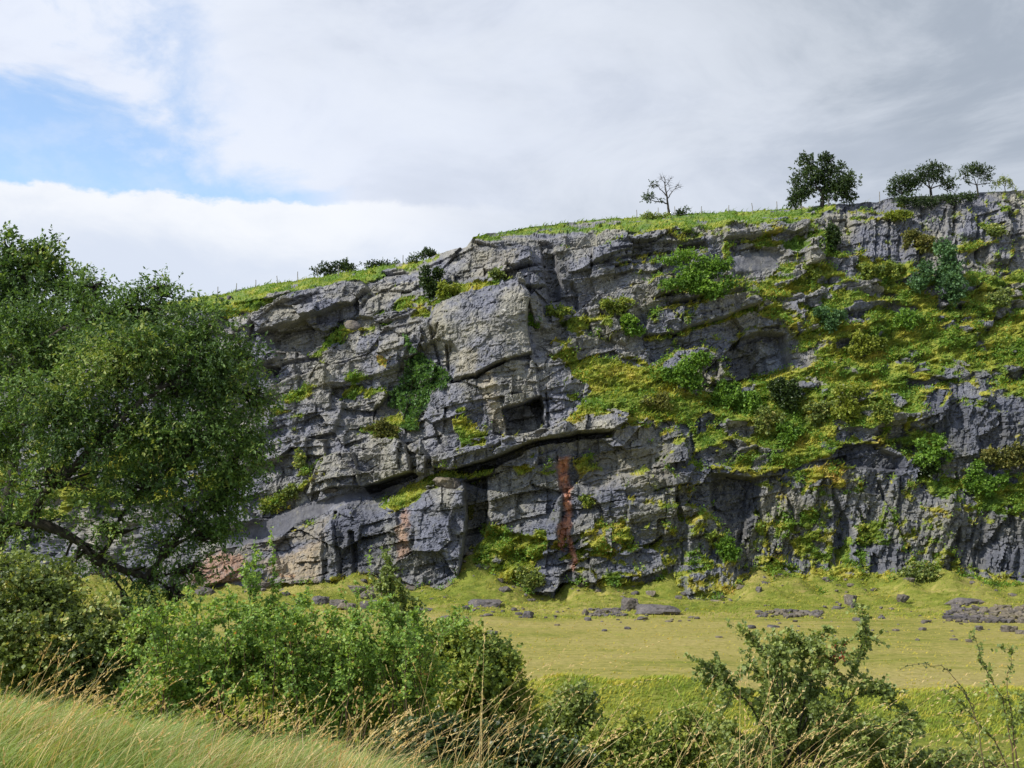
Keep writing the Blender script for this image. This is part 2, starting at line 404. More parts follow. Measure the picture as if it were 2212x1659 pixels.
# jutting blocks, recesses: polygon, metres forward, edge softness, tilt per 100 units (x, y)
BLOCKS = [
    ([(927, 662), (954, 654), (1021, 630), (1060, 618), (1103, 603), (1122, 597), (1140, 634), (1136, 693), (1150, 765), (1103, 778), (1064, 794), (1027, 814), (976, 826), (990, 763), (978, 746), (955, 735), (935, 700)], 1.5, 4, (0.5, 0.4)),
    ([(976, 830), (1030, 817), (1068, 797), (1105, 781), (1152, 775), (1166, 850), (1178, 930), (1080, 955), (985, 1000), (905, 992), (905, 930), (960, 900)], 0.6, 5, (0.3, 0)),
    ([(1082, 884), (1130, 868), (1168, 854), (1177, 915), (1152, 936), (1112, 948), (1092, 942)], -3.6, 3, (-0.8, 4.2)),
    ([(930, 985), (1000, 972), (1080, 946), (1180, 925), (1240, 898), (1330, 888), (1356, 884), (1350, 912), (1322, 929), (1250, 931), (1180, 946), (1130, 961), (1060, 988), (1000, 1011), (965, 1016), (935, 1008)], 2.3, 3, (0, 0.4)),
    ([(978, 1016), (1060, 991), (1130, 965), (1180, 950), (1250, 935), (1326, 933), (1320, 944), (1250, 947), (1180, 960), (1130, 976), (1130, 982), (1060, 1012), (1000, 1026)], -4.6, 3, (0, 0)),
    ([(762, 967), (800, 955), (858, 943), (878, 960), (890, 1020), (850, 1031), (785, 1052), (775, 1000)], 2.4, 3, (0.9, 0.6)),
    ([(694, 988), (762, 967), (780, 1000), (786, 1050), (720, 1052), (668, 1070), (680, 1020)], 1.3, 4, (0.5, 0.8)),
    ([(789, 1053), (892, 1022), (902, 1030), (845, 1050), (800, 1068)], -3.6, 3, (0, 0)),
    ([(897, 975), (907, 960), (921, 985), (919, 1022), (902, 1022)], 1.9, 3, (0, 0)),
    ([(879, 962), (893, 955), (905, 968), (897, 980), (884, 978)], 1.0, 4, (0, 0)),
    ([(838, 1092), (900, 1064), (955, 1052), (1004, 1062), (1006, 1100), (1000, 1180), (992, 1255), (960, 1290), (850, 1246), (838, 1150)], 1.4, 5, (1.0, 0.5)),
    ([(1003, 1040), (1050, 1028), (1056, 1100), (1050, 1142), (1025, 1195), (990, 1252), (1000, 1180), (1008, 1100)], -2.6, 6, (-2.0, 0)),
    ([(735, 1100), (752, 1092), (770, 1102), (760, 1118), (738, 1112)], 1.0, 4, (0, 0)),
    ([(690, 1150), (726, 1118), (735, 1150), (732, 1252), (700, 1250)], 0.8, 5, (0.6, 0)),
    ([(499, 690), (540, 688), (548, 692), (536, 738), (520, 735), (505, 715)], 1.6, 3, (0.5, 0)),
    ([(552, 690), (599, 658), (637, 636), (690, 628), (725, 621), (781, 607), (795, 630), (766, 660), (740, 666), (678, 689), (576, 717), (556, 722)], 2.3, 3, (0.3, 0.6)),
    ([(598, 654), (640, 632), (690, 626), (694, 640), (640, 650), (603, 664)], 0.9, 3, (0, 0)),
    ([(578, 718), (678, 691), (742, 668), (742, 700), (700, 740), (650, 760), (585, 760)], -1.1, 6, (0, -0.9)),
    ([(556, 728), (588, 722), (602, 780), (560, 786), (553, 760)], 0.9, 4, (0.4, 0)),
    ([(585, 795), (640, 775), (700, 770), (680, 800), (640, 812), (600, 830)], -0.9, 6, (0, 0)),
    ([(1085, 545), (1140, 534), (1152, 572), (1118, 578), (1092, 572)], 1.6, 3, (0.4, 0)),
    ([(1120, 582), (1176, 574), (1180, 590), (1124, 596)], 0.7, 3, (0, 0)),
    ([(1114, 599), (1150, 595), (1184, 618), (1148, 625), (1116, 614)], 2.0, 3, (0, 0)),
    ([(1165, 520), (1196, 528), (1210, 600), (1205, 650), (1180, 650), (1178, 600)], -1.6, 8, (-1.5, 0)),
    ([(1138, 640), (1152, 632), (1170, 660), (1178, 700), (1164, 712), (1150, 690)], 0.9, 4, (-2.0, 0)),
    ([(1152, 700), (1180, 715), (1225, 690), (1222, 740), (1180, 760), (1160, 765)], -0.9, 6, (-1.0, 0)),
    ([(1275, 540), (1330, 522), (1400, 505), (1440, 500), (1470, 520), (1520, 512), (1516, 522), (1436, 530), (1363, 540), (1320, 552), (1280, 566)], 1.3, 3, (0, 0.8)),
    ([(1280, 572), (1340, 560), (1368, 551), (1466, 541), (1470, 556), (1370, 566), (1285, 584)], -0.5, 5, (0, 0)),
    ([(1466, 526), (1520, 521), (1530, 534), (1470, 542)], -1.8, 4, (0, 0)),
    ([(1398, 618), (1420, 600), (1455, 594), (1462, 630), (1412, 645)], 1.7, 3, (0.5, 0)),
    ([(1455, 640), (1555, 614), (1608, 604), (1602, 626), (1548, 637), (1451, 653)], 1.1, 3, (0, 0)),
    ([(1395, 695), (1422, 668), (1500, 658), (1560, 644), (1630, 630), (1642, 655), (1571, 687), (1518, 699), (1465, 721), (1395, 729)], 1.5, 3, (0.3, 0.6)),
    ([(1300, 690), (1322, 684), (1345, 720), (1350, 745), (1325, 738), (1312, 715)], 1.2, 3, (0, 0)),
    ([(1590, 738), (1640, 716), (1700, 722), (1712, 800), (1645, 826), (1590, 830), (1556, 800), (1560, 770)], -2.4, 6, (-0.6, 0)),
    ([(1548, 780), (1580, 776), (1590, 815), (1566, 838), (1550, 815)], 1.6, 4, (0.5, 0)),
    ([(1560, 486), (1640, 488), (1720, 478), (1742, 490), (1722, 504), (1640, 513), (1560, 516)], 1.5, 3, (0, 0)),
    ([(1734, 524), (1764, 514), (1774, 521), (1776, 582), (1740, 576)], 1.8, 3, (0, 0)),
    ([(1862, 682), (1900, 679), (1906, 696), (1870, 704)], 1.2, 3, (0, 0)),
    ([(2070, 700), (2140, 690), (2142, 708), (2080, 716)], 1.5, 3, (0, 0)),
    ([(1950, 560), (1968, 515), (1975, 590), (1972, 615), (1955, 600)], 1.2, 4, (0, 0)),
    ([(2130, 470), (2170, 455), (2185, 520), (2180, 560), (2140, 570)], 1.0, 4, (0.5, 0)),
    ([(1812, 968), (1880, 954), (1942, 988), (1948, 1016), (1880, 1010), (1816, 1006)], -1.5, 6, (0, -0.6)),
    ([(1540, 1000), (1600, 1010), (1690, 1010), (1690, 1028), (1600, 1030), (1535, 1020)], 1.0, 4, (0, 0)),
    ([(1535, 1026), (1640, 1034), (1645, 1110), (1580, 1130), (1540, 1100)], -1.3, 10, (0, 0.6)),
    ([(1972, 852), (2000, 832), (2040, 840), (2035, 900), (1985, 930), (1968, 920)], 1.2, 4, (0.8, 0)),
    ([(2040, 880), (2212, 820), (2700, 800), (2700, 960), (2212, 990), (2090, 990), (2050, 960)], 1.0, 8, (0.2, 0)),
    ([(1460, 960), (1490, 940), (1500, 1010), (1480, 1045), (1440, 1050), (1430, 1000)], 0.7, 5, (-0.6, 0)),
    ([(1230, 1060), (1300, 1030), (1440, 1010), (1470, 1060), (1445, 1150), (1350, 1200), (1260, 1180)], 0.9, 8, (0.5, 0.3)),
    ([(1085, 1010), (1200, 975), (1212, 1080), (1200, 1170), (1060, 1140), (1056, 1060)], 0.9, 8, (0.4, 0.6)),
    ([(1480, 1130), (1530, 1100), (1590, 1200), (1600, 1300), (1480, 1290)], 1.2, 8, (-0.5, 0)),
    ([(1800, 1060), (1835, 1130), (1840, 1160), (1812, 1220), (1800, 1180)], -1.2, 8, (0, 0)),
    ([(1240, 1180), (1262, 1200), (1300, 1280), (1290, 1290), (1250, 1240), (1232, 1230)], 0.8, 4, (0, 0)),
    ([(1212, 1240), (1235, 1225), (1240, 1260), (1210, 1305), (1200, 1290)], -1.3, 5, (0, 0)),
    ([(1140, 1185), (1195, 1165), (1195, 1195), (1130, 1205)], 0.9, 4, (0, 0)),
    ([(1076, 1170), (1105, 1166), (1108, 1188), (1080, 1192)], 1.0, 3, (0, 0)),
    ([(1070, 1250), (1100, 1230), (1112, 1225), (1095, 1280), (1070, 1285)], 0.9, 4, (0, 0)),
    ([(560, 960), (640, 940), (700, 950), (705, 985), (620, 985), (570, 1000)], 1.0, 4, (0.2, 0.3)),
    ([(590, 880), (700, 840), (745, 870), (730, 930), (640, 960), (600, 930)], 0.7, 6, (0.4, 0)),
    ([(690, 790), (780, 770), (850, 740), (900, 720), (860, 800), (740, 830), (690, 825)], 0.7, 6, (0.2, 0.3)),
    ([(790, 640), (850, 620), (915, 610), (915, 640), (850, 665), (800, 690), (770, 690)], 0.6, 4, (0.2, 0)),
    ([(860, 655), (925, 640), (925, 670), (870, 690), (810, 706), (812, 690)], 0.7, 4, (0, 0)),
    ([(900, 712), (925, 690), (935, 735), (912, 750)], 1.0, 4, (0, 0)),
    ([(400, 1265), (460, 1195), (560, 1165), (700, 1120), (700, 1255), (560, 1262), (430, 1285)], 0.8, 6, (0.2, 0.6)),
]
CRACKS = [([(785, 668), (801, 645), (842, 627), (870, 618)], 4, 0.9), ([(855, 690), (905, 670)], 3, 0.5), ([(930, 740), (940, 720), (948, 700)], 3, 0.6),
          ([(976, 825), (1027, 815), (1064, 796), (1090, 783)], 5, 1.4), ([(1118, 578), (1178, 570)], 4, 0.9), ([(1115, 597), (1178, 588)], 3, 0.7),
          ([(1410, 645), (1451, 634)], 4, 0.9), ([(1451, 653), (1548, 638), (1570, 632)], 4, 1.2), ([(1395, 731), (1465, 722), (1518, 701), (1571, 689), (1629, 664)], 5, 1.5),
          ([(1319, 545), (1363, 536), (1436, 528), (1510, 519)], 4, 1.0), ([(1278, 569), (1337, 560), (1366, 551), (1466, 542)], 4, 1.0), ([(1345, 540), (1355, 553)], 3, 0.6),
          ([(1440, 650), (1475, 700)], 3, 0.5), ([(1540, 1180), (1500, 1120)], 4, 0.5), ([(1462, 1050), (1466, 1100), (1470, 1120)], 7, 1.2), ([(1180, 850), (1186, 925)], 4, 0.7),
          ([(1410, 1060), (1440, 1052), (1490, 1045)], 3, 0.6), ([(1265, 660), (1275, 720)], 7, 1.1), ([(1300, 640), (1305, 690)], 7, 0.9), ([(1236, 610), (1245, 660)], 6, 0.7),
          ([(936, 736), (952, 800)], 4, 0.6), ([(963, 745), (967, 800)], 4, 0.9), ([(1880, 690), (1885, 720)], 3, 0.4), ([(1828, 450), (1835, 500)], 5, 0.9), ([(1918, 470), (1922, 560)], 5, 0.7),
          ([(1990, 440), (1996, 500)], 4, 0.6), ([(2060, 450), (2066, 540)], 5, 0.8), ([(2110, 470), (2115, 560)], 5, 0.8), ([(2180, 460), (2190, 560)], 6, 1.0), ([(1760, 460), (1790, 480), (1850, 470), (1930, 480)], 3, 0.7),
          ([(1640, 1080), (1665, 1230)], 6, 0.8), ([(1690, 1040), (1720, 1150)], 5, 0.7), ([(1855, 1100), (1880, 1180)], 6, 0.8), ([(1900, 1040), (1960, 1190)], 5, 0.7), ([(725, 1110), (735, 1240)], 5, 1.0), ([(760, 1150), (765, 1240)], 8, 1.2)]

# turf: polygon, cover 0..1, hue (0 fresh green .. 1 russet)
TURF = [
    ([(-700, 700), (0, 650), (460, 600), (930, 540), (940, 562), (880, 578), (820, 592), (780, 603), (720, 614), (640, 628), (600, 648), (560, 672), (505, 690), (470, 670), (0, 720), (-700, 770)], 1, .28),
    ([(660, 772), (700, 738), (742, 700), (762, 705), (745, 732), (690, 768)], 1, .22), ([(742, 705), (800, 708), (860, 690), (915, 670), (916, 683), (860, 706), (800, 724), (750, 730)], .9, .4),
    ([(808, 694), (860, 664), (915, 634), (925, 650), (860, 680), (815, 700)], .9, .3), ([(915, 642), (960, 628), (1040, 610), (1100, 594), (1110, 604), (1050, 622), (960, 654), (925, 664)], 1, .45),
    ([(598, 882), (640, 845), (672, 830), (668, 852), (640, 872), (610, 898)], .9, .5), ([(743, 866), (752, 832), (798, 834), (842, 822), (838, 848), (784, 860)], 1, .2), ([(700, 830), (740, 812), (800, 820), (830, 800), (840, 825), (760, 835)], .6, .4),
    ([(750, 962), (800, 930), (840, 905), (885, 900), (900, 922), (840, 947), (790, 968)], .9, .25), ([(810, 745), (850, 755), (845, 780), (815, 785)], .7, .75), ([(630, 905), (655, 900), (650, 925), (632, 930)], .7, .25),
    ([(822, 1096), (850, 1068), (900, 1026), (960, 1010), (1060, 1010), (1062, 1026), (1010, 1042), (930, 1046), (900, 1076), (850, 1104)], 1, .45),
    ([(988, 890), (1012, 878), (1022, 930), (1062, 940), (1080, 952), (1040, 972), (1000, 985), (990, 940)], .85, .4),
    ([(1045, 1140), (1100, 1145), (1178, 1155), (1180, 1178), (1150, 1262), (1060, 1300), (985, 1300), (975, 1262), (1020, 1190)], 1, .42),
    ([(1180, 1150), (1230, 1150), (1300, 1130), (1320, 1200), (1290, 1230), (1240, 1220), (1200, 1260), (1170, 1240)], .6, .55),
    ([(1248, 1246), (1212, 1305), (1300, 1310)], 1, .2), ([(1395, 1310), (1430, 1260), (1486, 1312)], 1, .22), ([(1300, 1250), (1370, 1240), (1390, 1290), (1330, 1305)], .75, .35),
    ([(1195, 772), (1208, 752), (1231, 737), (1262, 770), (1304, 784), (1372, 778), (1416, 798), (1465, 842), (1460, 897), (1400, 905), (1348, 917), (1334, 884), (1290, 895), (1243, 902), (1250, 871), (1278, 842), (1231, 827), (1225, 784)], 1, .48),
    ([(1180, 645), (1200, 680), (1260, 680), (1310, 670), (1330, 700), (1310, 732), (1250, 737), (1215, 702), (1180, 690)], .7, .4), ([(1195, 730), (1225, 740), (1240, 800), (1260, 870), (1240, 890), (1215, 820)], .5, .45),
    ([(1440, 882), (1480, 850), (1560, 850), (1700, 812), (1760, 780), (1800, 700), (1900, 650), (2000, 640), (2212, 590), (2700, 560), (2700, 860), (2212, 850), (2150, 830), (2050, 826), (1972, 846), (1965, 950), (1850, 962), (1820, 950), (1780, 992), (1690, 1012), (1600, 1012), (1510, 992), (1500, 930)], .66, .42),
    ([(1630, 602), (1700, 582), (1780, 560), (1860, 552), (1950, 580), (2010, 640), (1900, 690), (1800, 730), (1740, 742), (1700, 692), (1640, 672)], .66, .45),
    ([(1010, 500), (1022, 514), (1060, 514), (1120, 504), (1200, 502), (1300, 492), (1400, 482), (1450, 480), (1520, 486), (1570, 484), (1700, 476), (1765, 456), (1800, 440), (1700, 430), (1200, 460)], .80, .22),
    ([(1560, 520), (1640, 520), (1690, 510), (1700, 535), (1640, 545), (1570, 550)], .7, .5), ([(1690, 505), (1740, 508), (1735, 545), (1690, 540)], .8, .25), ([(1760, 540), (1840, 560), (1850, 600), (1780, 600)], .7, .3),
    ([(2000, 1000), (2050, 1040), (2130, 1060), (2212, 1020), (2700, 1000), (2700, 1110), (2212, 1112), (2100, 1100), (2020, 1062), (1985, 1030)], .9, .35), ([(1950, 940), (2010, 935), (2060, 1000), (2000, 1020)], .8, .45),
    ([(1690, 1120), (1740, 1100), (1785, 1180), (1790, 1212), (1730, 1200)], .75, .35), ([(1828, 1220), (1860, 1145), (1905, 1140), (1890, 1200), (1870, 1222)], .85, .3), ([(1745, 1022), (1800, 1018), (1815, 1050), (1780, 1058), (1750, 1050)], .85, .7),
    ([(1590, 1330), (1620, 1236), (1668, 1212), (1730, 1246), (1830, 1246), (1880, 1240), (1950, 1256), (1990, 1238), (2040, 1264), (2120, 1262), (2212, 1268), (2800, 1270), (2800, 1345), (1590, 1345)], 1, .40),
    ([(540, 1256), (700, 1250), (800, 1245), (880, 1266), (980, 1292), (980, 1345), (-700, 1345), (-700, 1290), (380, 1290)], 1, .52), ([(980, 1290), (1210, 1300), (1400, 1308), (1600, 1315), (1600, 1345), (980, 1345)], 1, .40),
    ([(1120, 1000), (1180, 985), (1210, 1000), (1205, 1020), (1130, 1025)], .8, .5), ([(1240, 990), (1290, 985), (1300, 1020), (1250, 1030)], .5, .45), ([(1325, 1150), (1350, 1140), (1345, 1180)], .5, .5),
    ([(1960, 630), (2060, 600), (2212, 580), (2212, 610), (2100, 640), (2000, 660)], .6, .3), ([(2075, 530), (2150, 515), (2150, 522), (2080, 540)], .9, .55), ([(560, 1085), (620, 1060), (625, 1095), (580, 1110)], .8, .6),
    ([(640, 1020), (700, 995), (705, 1010), (660, 1060), (640, 1070)], .7, .4), ([(740, 1062), (770, 1058), (820, 1060), (780, 1072), (700, 1082)], .7, .55), ([(-700, 1000), (0, 960), (300, 900), (420, 950), (560, 980), (540, 1060), (300, 1100), (0, 1150), (-700, 1200)], .55, .4),
]
TURF_BROKEN = [p for p, c, h_ in TURF if c == .66]
# rock tints, some partly painted shade: polygon, colour, strength, softness
TINT = [
    ([(1208, 982), (1216, 990), (1230, 980), (1227, 1010), (1232, 1040), (1226, 1090), (1230, 1120), (1234, 1150), (1248, 1210), (1238, 1225), (1226, 1170), (1220, 1150), (1214, 1188), (1202, 1175), (1206, 1130), (1212, 1090), (1210, 1040)], (.60, .27, .16), 1.0, 12),
    ([(400, 1270), (440, 1205), (520, 1185), (540, 1230), (480, 1262)], (.40, .235, .15), .85, 22), ([(570, 1215), (660, 1180), (700, 1150), (690, 1250), (600, 1255)], (.38, .30, .19), .8, 26), ([(590, 1215), (635, 1210), (640, 1250), (600, 1252)], (.45, .26, .12), .8, 16),
    ([(862, 1110), (882, 1095), (880, 1200), (862, 1210)], (.40, .24, .15), .7, 10), ([(480, 1190), (560, 1170), (690, 1120), (720, 1115), (700, 1150), (600, 1185), (500, 1210)], (.27, .235, .17), .7, 14),
    ([(1035, 818), (1068, 798), (1076, 860), (1085, 940), (1060, 938), (1045, 880)], (.46, .40, .28), .75, 14), ([(985, 765), (1030, 760), (1030, 812), (985, 820)], (.38, .34, .24), .6, 14), ([(930, 664), (960, 655), (970, 720), (935, 720)], (.33, .30, .20), .6, 18),
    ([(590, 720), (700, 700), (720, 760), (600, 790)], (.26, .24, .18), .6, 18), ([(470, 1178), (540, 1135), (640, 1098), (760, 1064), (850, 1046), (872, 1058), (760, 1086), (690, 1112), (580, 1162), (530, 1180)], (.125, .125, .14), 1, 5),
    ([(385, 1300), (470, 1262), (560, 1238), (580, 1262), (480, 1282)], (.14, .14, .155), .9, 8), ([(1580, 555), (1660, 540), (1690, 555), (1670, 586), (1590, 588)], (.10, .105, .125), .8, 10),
    ([(1655, 745), (1700, 740), (1705, 800), (1640, 812)], (.34, .36, .40), .55, 18), ([(1650, 1060), (1720, 1060), (1800, 1200), (1700, 1190)], (.33, .30, .21), .5, 30), ([(1090, 885), (1170, 860), (1176, 915), (1110, 944)], (.10, .10, .098), .8, 6),  # last zone darkens the inside of the cave
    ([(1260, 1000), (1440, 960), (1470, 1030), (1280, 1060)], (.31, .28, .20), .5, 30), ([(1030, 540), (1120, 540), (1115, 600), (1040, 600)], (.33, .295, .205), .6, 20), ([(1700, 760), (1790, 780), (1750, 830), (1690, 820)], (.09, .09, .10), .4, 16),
    ([(1535, 1028), (1640, 1030), (1650, 1090), (1600, 1180), (1545, 1120)], (.060, .063, .078), .7, 24), ([(1590, 735), (1650, 718), (1660, 800), (1600, 826), (1565, 800)], (.050, .052, .062), .75, 18), ([(1812, 962), (1890, 958), (1950, 1000), (1945, 1030), (1820, 1012)], (.060, .064, .080), .75, 16),  # dark zones: wet stain plus overhang shade put into the tint
    ([(730, 1120), (830, 1105), (840, 1180), (800, 1240), (730, 1250)], (.085, .09, .115), .6, 24), ([(1985, 880), (2060, 870), (2200, 900), (2190, 960), (2060, 980)], (.085, .09, .105), .6, 30), ([(1180, 540), (1240, 560), (1230, 660), (1185, 650)], (.075, .078, .09), .6, 24), ([(2060, 1120), (2220, 1110), (2400, 1260), (2060, 1240)], (.09, .095, .11), .55, 40), ([(1840, 1170), (1960, 1180), (1960, 1240), (1880, 1240)], (.08, .085, .10), .55, 24), ([(1010, 1060), (1050, 1040), (1050, 1140), (1010, 1190)], (.05, .052, .06), .6, 12),  # more wet stain, with shade of recesses and right-facing walls painted in
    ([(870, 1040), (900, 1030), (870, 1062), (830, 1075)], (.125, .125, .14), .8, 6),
]
SMOOTH = [TINT[10][0], TINT[11][0], TINT[12][0]]

# ------------------------------------------------------------------ quarry face: mesh
def build_cliff():
    ny = 405
    xs = np.concatenate([np.arange(-640, 330, 8.0), np.arange(330, 2262, 2.35), np.arange(2262, 2700, 8.0)])
    t = np.linspace(0, 1, ny)
    X, T = np.meshgrid(xs, t)
    top = sky_y(X) + 2.2 * noise2(X / 34.0, X * 0 + 3.3, 5) + 1.3 * noise2(X / 9.0, X * 0 + 1.3, 6)
    Yp = 1345 + (top - 1345) * T
    Y0 = form_Y(X, Yp)
    k = sstep(Yp - top, 34, 0)                      # last strip runs back over the brow to the skyline
    Y0 = np.where(Yp - top < 34, np.maximum(Y0, Y0 * (1 - k ** 1.4) + sky_Y(X) * k ** 1.4), Y0)
    P0 = at(X, Yp, Y0)
    a, h = P0[..., 0], P0[..., 2]
    # wobble so that outlines are broken rather than ruled
    wx = 7 * fbm(a / 4.0, h / 4.0, 4, 21) + 2.2 * noise2(a / 0.55, h / 0.55, 22)
    wy = 6 * fbm(a / 4.0, h / 4.0, 4, 31) + 2.0 * noise2(a / 0.55, h / 0.55, 32)
    fx, fy = X + wx * 0.55, Yp + wy * 0.55
    gx, gy = X + wx * 2.1, Yp + wy * 1.9
    fwd = np.zeros(X.shape); bid = np.zeros(X.shape, int)
    for bi, (P, d, soft, (tx, ty)) in enumerate(BLOCKS):
        m = poly_mask(fx, fy, P, soft)
        if d >= 0.7: bid[m > 0.5] = bi + 1
        c = np.mean(np.asarray(P, float), 0)
        fwd += m * (d + tx * (fx - c[0]) / 100 + ty * (fy - c[1]) / 100)
    crack = np.zeros(X.shape)
    for P, w, d in CRACKS: crack = np.maximum(crack, line_mask(fx, fy, P, w) * d)
    turf = np.zeros(X.shape); hue = np.full(X.shape, 0.42); hw = np.zeros(X.shape)
    for P, c, hu in TURF:
        m = poly_mask(gx, gy, P, 26) * c
        hue = np.where(m > turf, hu, hue); turf = np.maximum(turf, m)
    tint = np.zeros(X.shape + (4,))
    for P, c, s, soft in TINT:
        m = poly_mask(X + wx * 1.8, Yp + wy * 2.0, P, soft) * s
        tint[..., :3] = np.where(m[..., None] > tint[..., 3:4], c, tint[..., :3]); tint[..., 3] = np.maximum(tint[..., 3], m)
    plain = np.zeros(X.shape)
    for P in SMOOTH: plain = np.maximum(plain, poly_mask(fx, fy, P, 12))
    # jointed, bedded limestone (beds rise to the right)
    ph = R(11.0)
    p = a * math.cos(ph) + h * math.sin(ph); q = -a * math.sin(ph) + h * math.cos(ph)
    p = p + 0.22 * fbm(a / 3.0, h / 3.0, 3, 41); q = q + 0.30 * fbm(a / 9.0, h / 9.0, 2, 43) + 0.05 * fbm(a / 1.2, h / 1.2, 2, 44)
    flute = sstep(X, 1500, 1680) * sstep(Yp, 960, 1040) * 0.9 + sstep(X, 1730, 1800) * sstep(Yp, 600, 560) * 0.6 + sstep(X, 1960, 2010) * sstep(np.abs(Yp - 900), 90, 50) * 0.7
    flute = np.clip(flute + 0.5 * sstep(X, 1420, 1520) * sstep(Yp, 1080, 1160), 0, 1)
    d1, j1 = facets(p / 5.5, q / 3.4, 101, 1.9)
    d2, j2 = facets(p / 2.3 + 7, q / 1.6, 102, 2.2)
    w3 = 0.28 * fbm(a / 0.9, h / 0.9, 3, 141); w4 = 0.28 * fbm(a / 0.9 + 9, h / 0.9, 3, 142)
    d3, j3 = facets((p + w3) / 1.0 + 3, (q + w4) / 0.62, 103, 2.0)
    d4, j4 = facets((a + 0.6 * w4) / 0.36, (h + 0.6 * w3) / 0.48, 104, 2.0)
    b1 = bricks(p - 0.25 * q, q, 2.9, 2.7, 201, 1.7)
    b2 = bricks(p + 0.15 * q, q, 1.05, 0.95, 211, 1.7)
    s = a - 0.30 * h
    f1_, k1 = facets(s / 1.5, h / 6.5, 111, 1.4)
    f2_, k2 = facets(s / 0.62, h / 3.0, 112, 1.5)
    bed = q / 2.3 + 0.4 * fbm(a / 8.0, h / 8.0, 2, 51); bed = bed - np.floor(bed)
    massive = np.clip(poly_mask(X, Yp, BLOCKS[0][0], 30) + plain, 0, 1)      # one clean slab face
    gapn = fbm(a / 2.2, h / 2.2, 3, 151)
    rockd = (1.55 * d1 * (1 - massive) + 0.35 * d2 * (1 - 0.6 * massive) + 1.05 * b1 * (1 - 0.85 * massive) + 0.27 * b2 * (1 - 0.5 * massive) + 0.36 * (bed ** 2.2 - 0.3) * (1 - massive)) * (1 - 0.8 * flute)
    rockd += 0.20 * d3 + 0.11 * d4 + flute * (1.25 * f1_ + 0.45 * f2_)
    rockd -= 0.26 * (1 - flute) * sstep(j2, 0.06, 0.0) * sstep(gapn, -0.1, 0.3) + 0.10 * sstep(j3, 0.08, 0.0) * sstep(gapn, 0.25, -0.15) + flute * 0.28 * sstep(k2, 0.12, 0)
    rockd += 0.45 * fbm(a / 6.0, h / 6.0, 2, 61) + 0.10 * (0.5 - np.abs(noise2(a / 0.7, h / 1.0, 62))) + 0.04 * noise2(a / 0.42, h / 0.5, 64) + 0.05 * noise2(a / 0.26, h / 0.26, 63)
    rockd *= (1 - 0.85 * plain)
    rockd -= crack
    # turf also takes hold on ledges, where the face steps back going up
    ytot = Y0 - fwd - rockd
    dz = np.gradient(h, axis=0); dY = np.gradient(ytot, axis=0)
    ledge = sstep(dY / np.maximum(np.abs(dz), 0.02), 1.1, 3.2)
    ledge = (ledge + np.roll(ledge, 1, 0) + np.roll(ledge, 2, 0) + np.roll(ledge, -1, 0)) / 3.2
    bias = 0.10 + 0.22 * sstep(X, 1180, 1500) + 0.12 * sstep(Yp, 1000, 1250) * sstep(X, 1150, 1300)
    bias -= 0.25 * poly_mask(X, Yp, BLOCKS[0][0], 60)
    gn = fbm(a / 3.2, h / 2.2, 5, 71)
    gspot = fbm(a / 1.1, h / 0.9, 4, 73)
    tb = q / 3.3 + 0.55 * fbm(a / 6.0, h / 5.0, 3, 181); tb = tb - np.floor(tb)
    tamp = sstep(fbm(a / 9.0 + 3, h / 6.0, 2, 183), -0.35, 0.25)
    riser = sstep(tb, 0.0, 0.06) * sstep(tb, 0.46, 0.38) * tamp
    step_d = np.where(tb < 0.42, tb / 0.42, (1 - tb) / 0.58) * 1.25 - 0.5
    outc = sstep(0.5 * d1 + 0.5 * d2 + 0.45 * fbm(a / 2.6, h / 1.7, 3, 171), 0.10, 0.42)      # outcrops breaking through the turf
    soft = (turf > 0.3) * (turf < 0.93)
    g = turf * 1.10 - riser * 0.85 * soft - outc * (0.75 * soft + 0.35 * (turf >= 0.93) * sstep(Yp, 1290, 1240)) + 0.42 * gn * (0.4 + turf) + bias + 0.52 * ledge * (0.5 + bias) + 0.22 * gspot * sstep(bias, 0.05, 0.3)
    g -= 0.9 * plain * (turf < 0.6) + 0.5 * (tint[..., 3] > 0.5) * (turf < 0.7)
    g = np.clip(g, 0, 1)
    gm = sstep(g, 0.42, 0.62)
    hue = hue - 0.13 * sstep(Yp, 1260, 1200) + 0.30 * fbm(a / 3.0, h / 2.0, 4, 81) + 0.06 * (1 - sstep(turf, 0.2, 0.6))
    lump = 0.55 * np.abs(fbm(a / 1.3, h / 0.75, 3, 91)) + 0.16 * noise2(a / 0.35, h / 0.3, 93) + sstep(Yp, 1300, 1250) * (0.85 * fbm(a / 4.2, h / 2.0, 3, 95) + 0.5 * (np.mod(h / 1.25 + 1.1 * noise2(a / 3.0, h / 3.0, 97), 1.0) ** 1.5 - 0.4))
    stepped = poly_mask(gx, gy, TURF_BROKEN[0], 40) + poly_mask(gx, gy, TURF_BROKEN[1], 40)
    d = fwd + np.clip(stepped, 0, 1) * tamp * step_d + rockd * (1 - 0.60 * gm) + gm * (lump + 0.12)
    edge = sstep(Yp - top, 0, 16)                   # keep the brow from being torn
    d = d * (0.45 + 0.55 * edge)
    P = at(X, Yp, Y0); P[..., 1] -= d
    # brow: run on over the plateau behind the skyline
    back = []
    for i, (dy, dzz) in enumerate(((2, -.15), (6, -.6), (14, -1.8), (30, -4.5), (60, -10), (110, -20))):
        b = P[-1].copy(); b[:, 1] += dy; b[:, 2] += dzz; back.append(b)
    P = np.concatenate([P, np.array(back)], 0)
    def ext(A, v=None): return np.concatenate([A, np.repeat(A[-1:], len(back), 0)], 0)
    mask = np.stack([ext(g), np.clip(ext(hue), 0, 1), ext(plain), ext(sstep(Yp + 14 * fbm(a / 5.0, h / 5.0, 3, 231) + 0.28 * (X - 1100), 960, 1090))], -1)
    mask[-len(back):, :, 0] = 1.0
    tint = ext(tint)
    H, Wd = P.shape[:2]
    idx = np.arange(H * Wd).reshape(H, Wd)
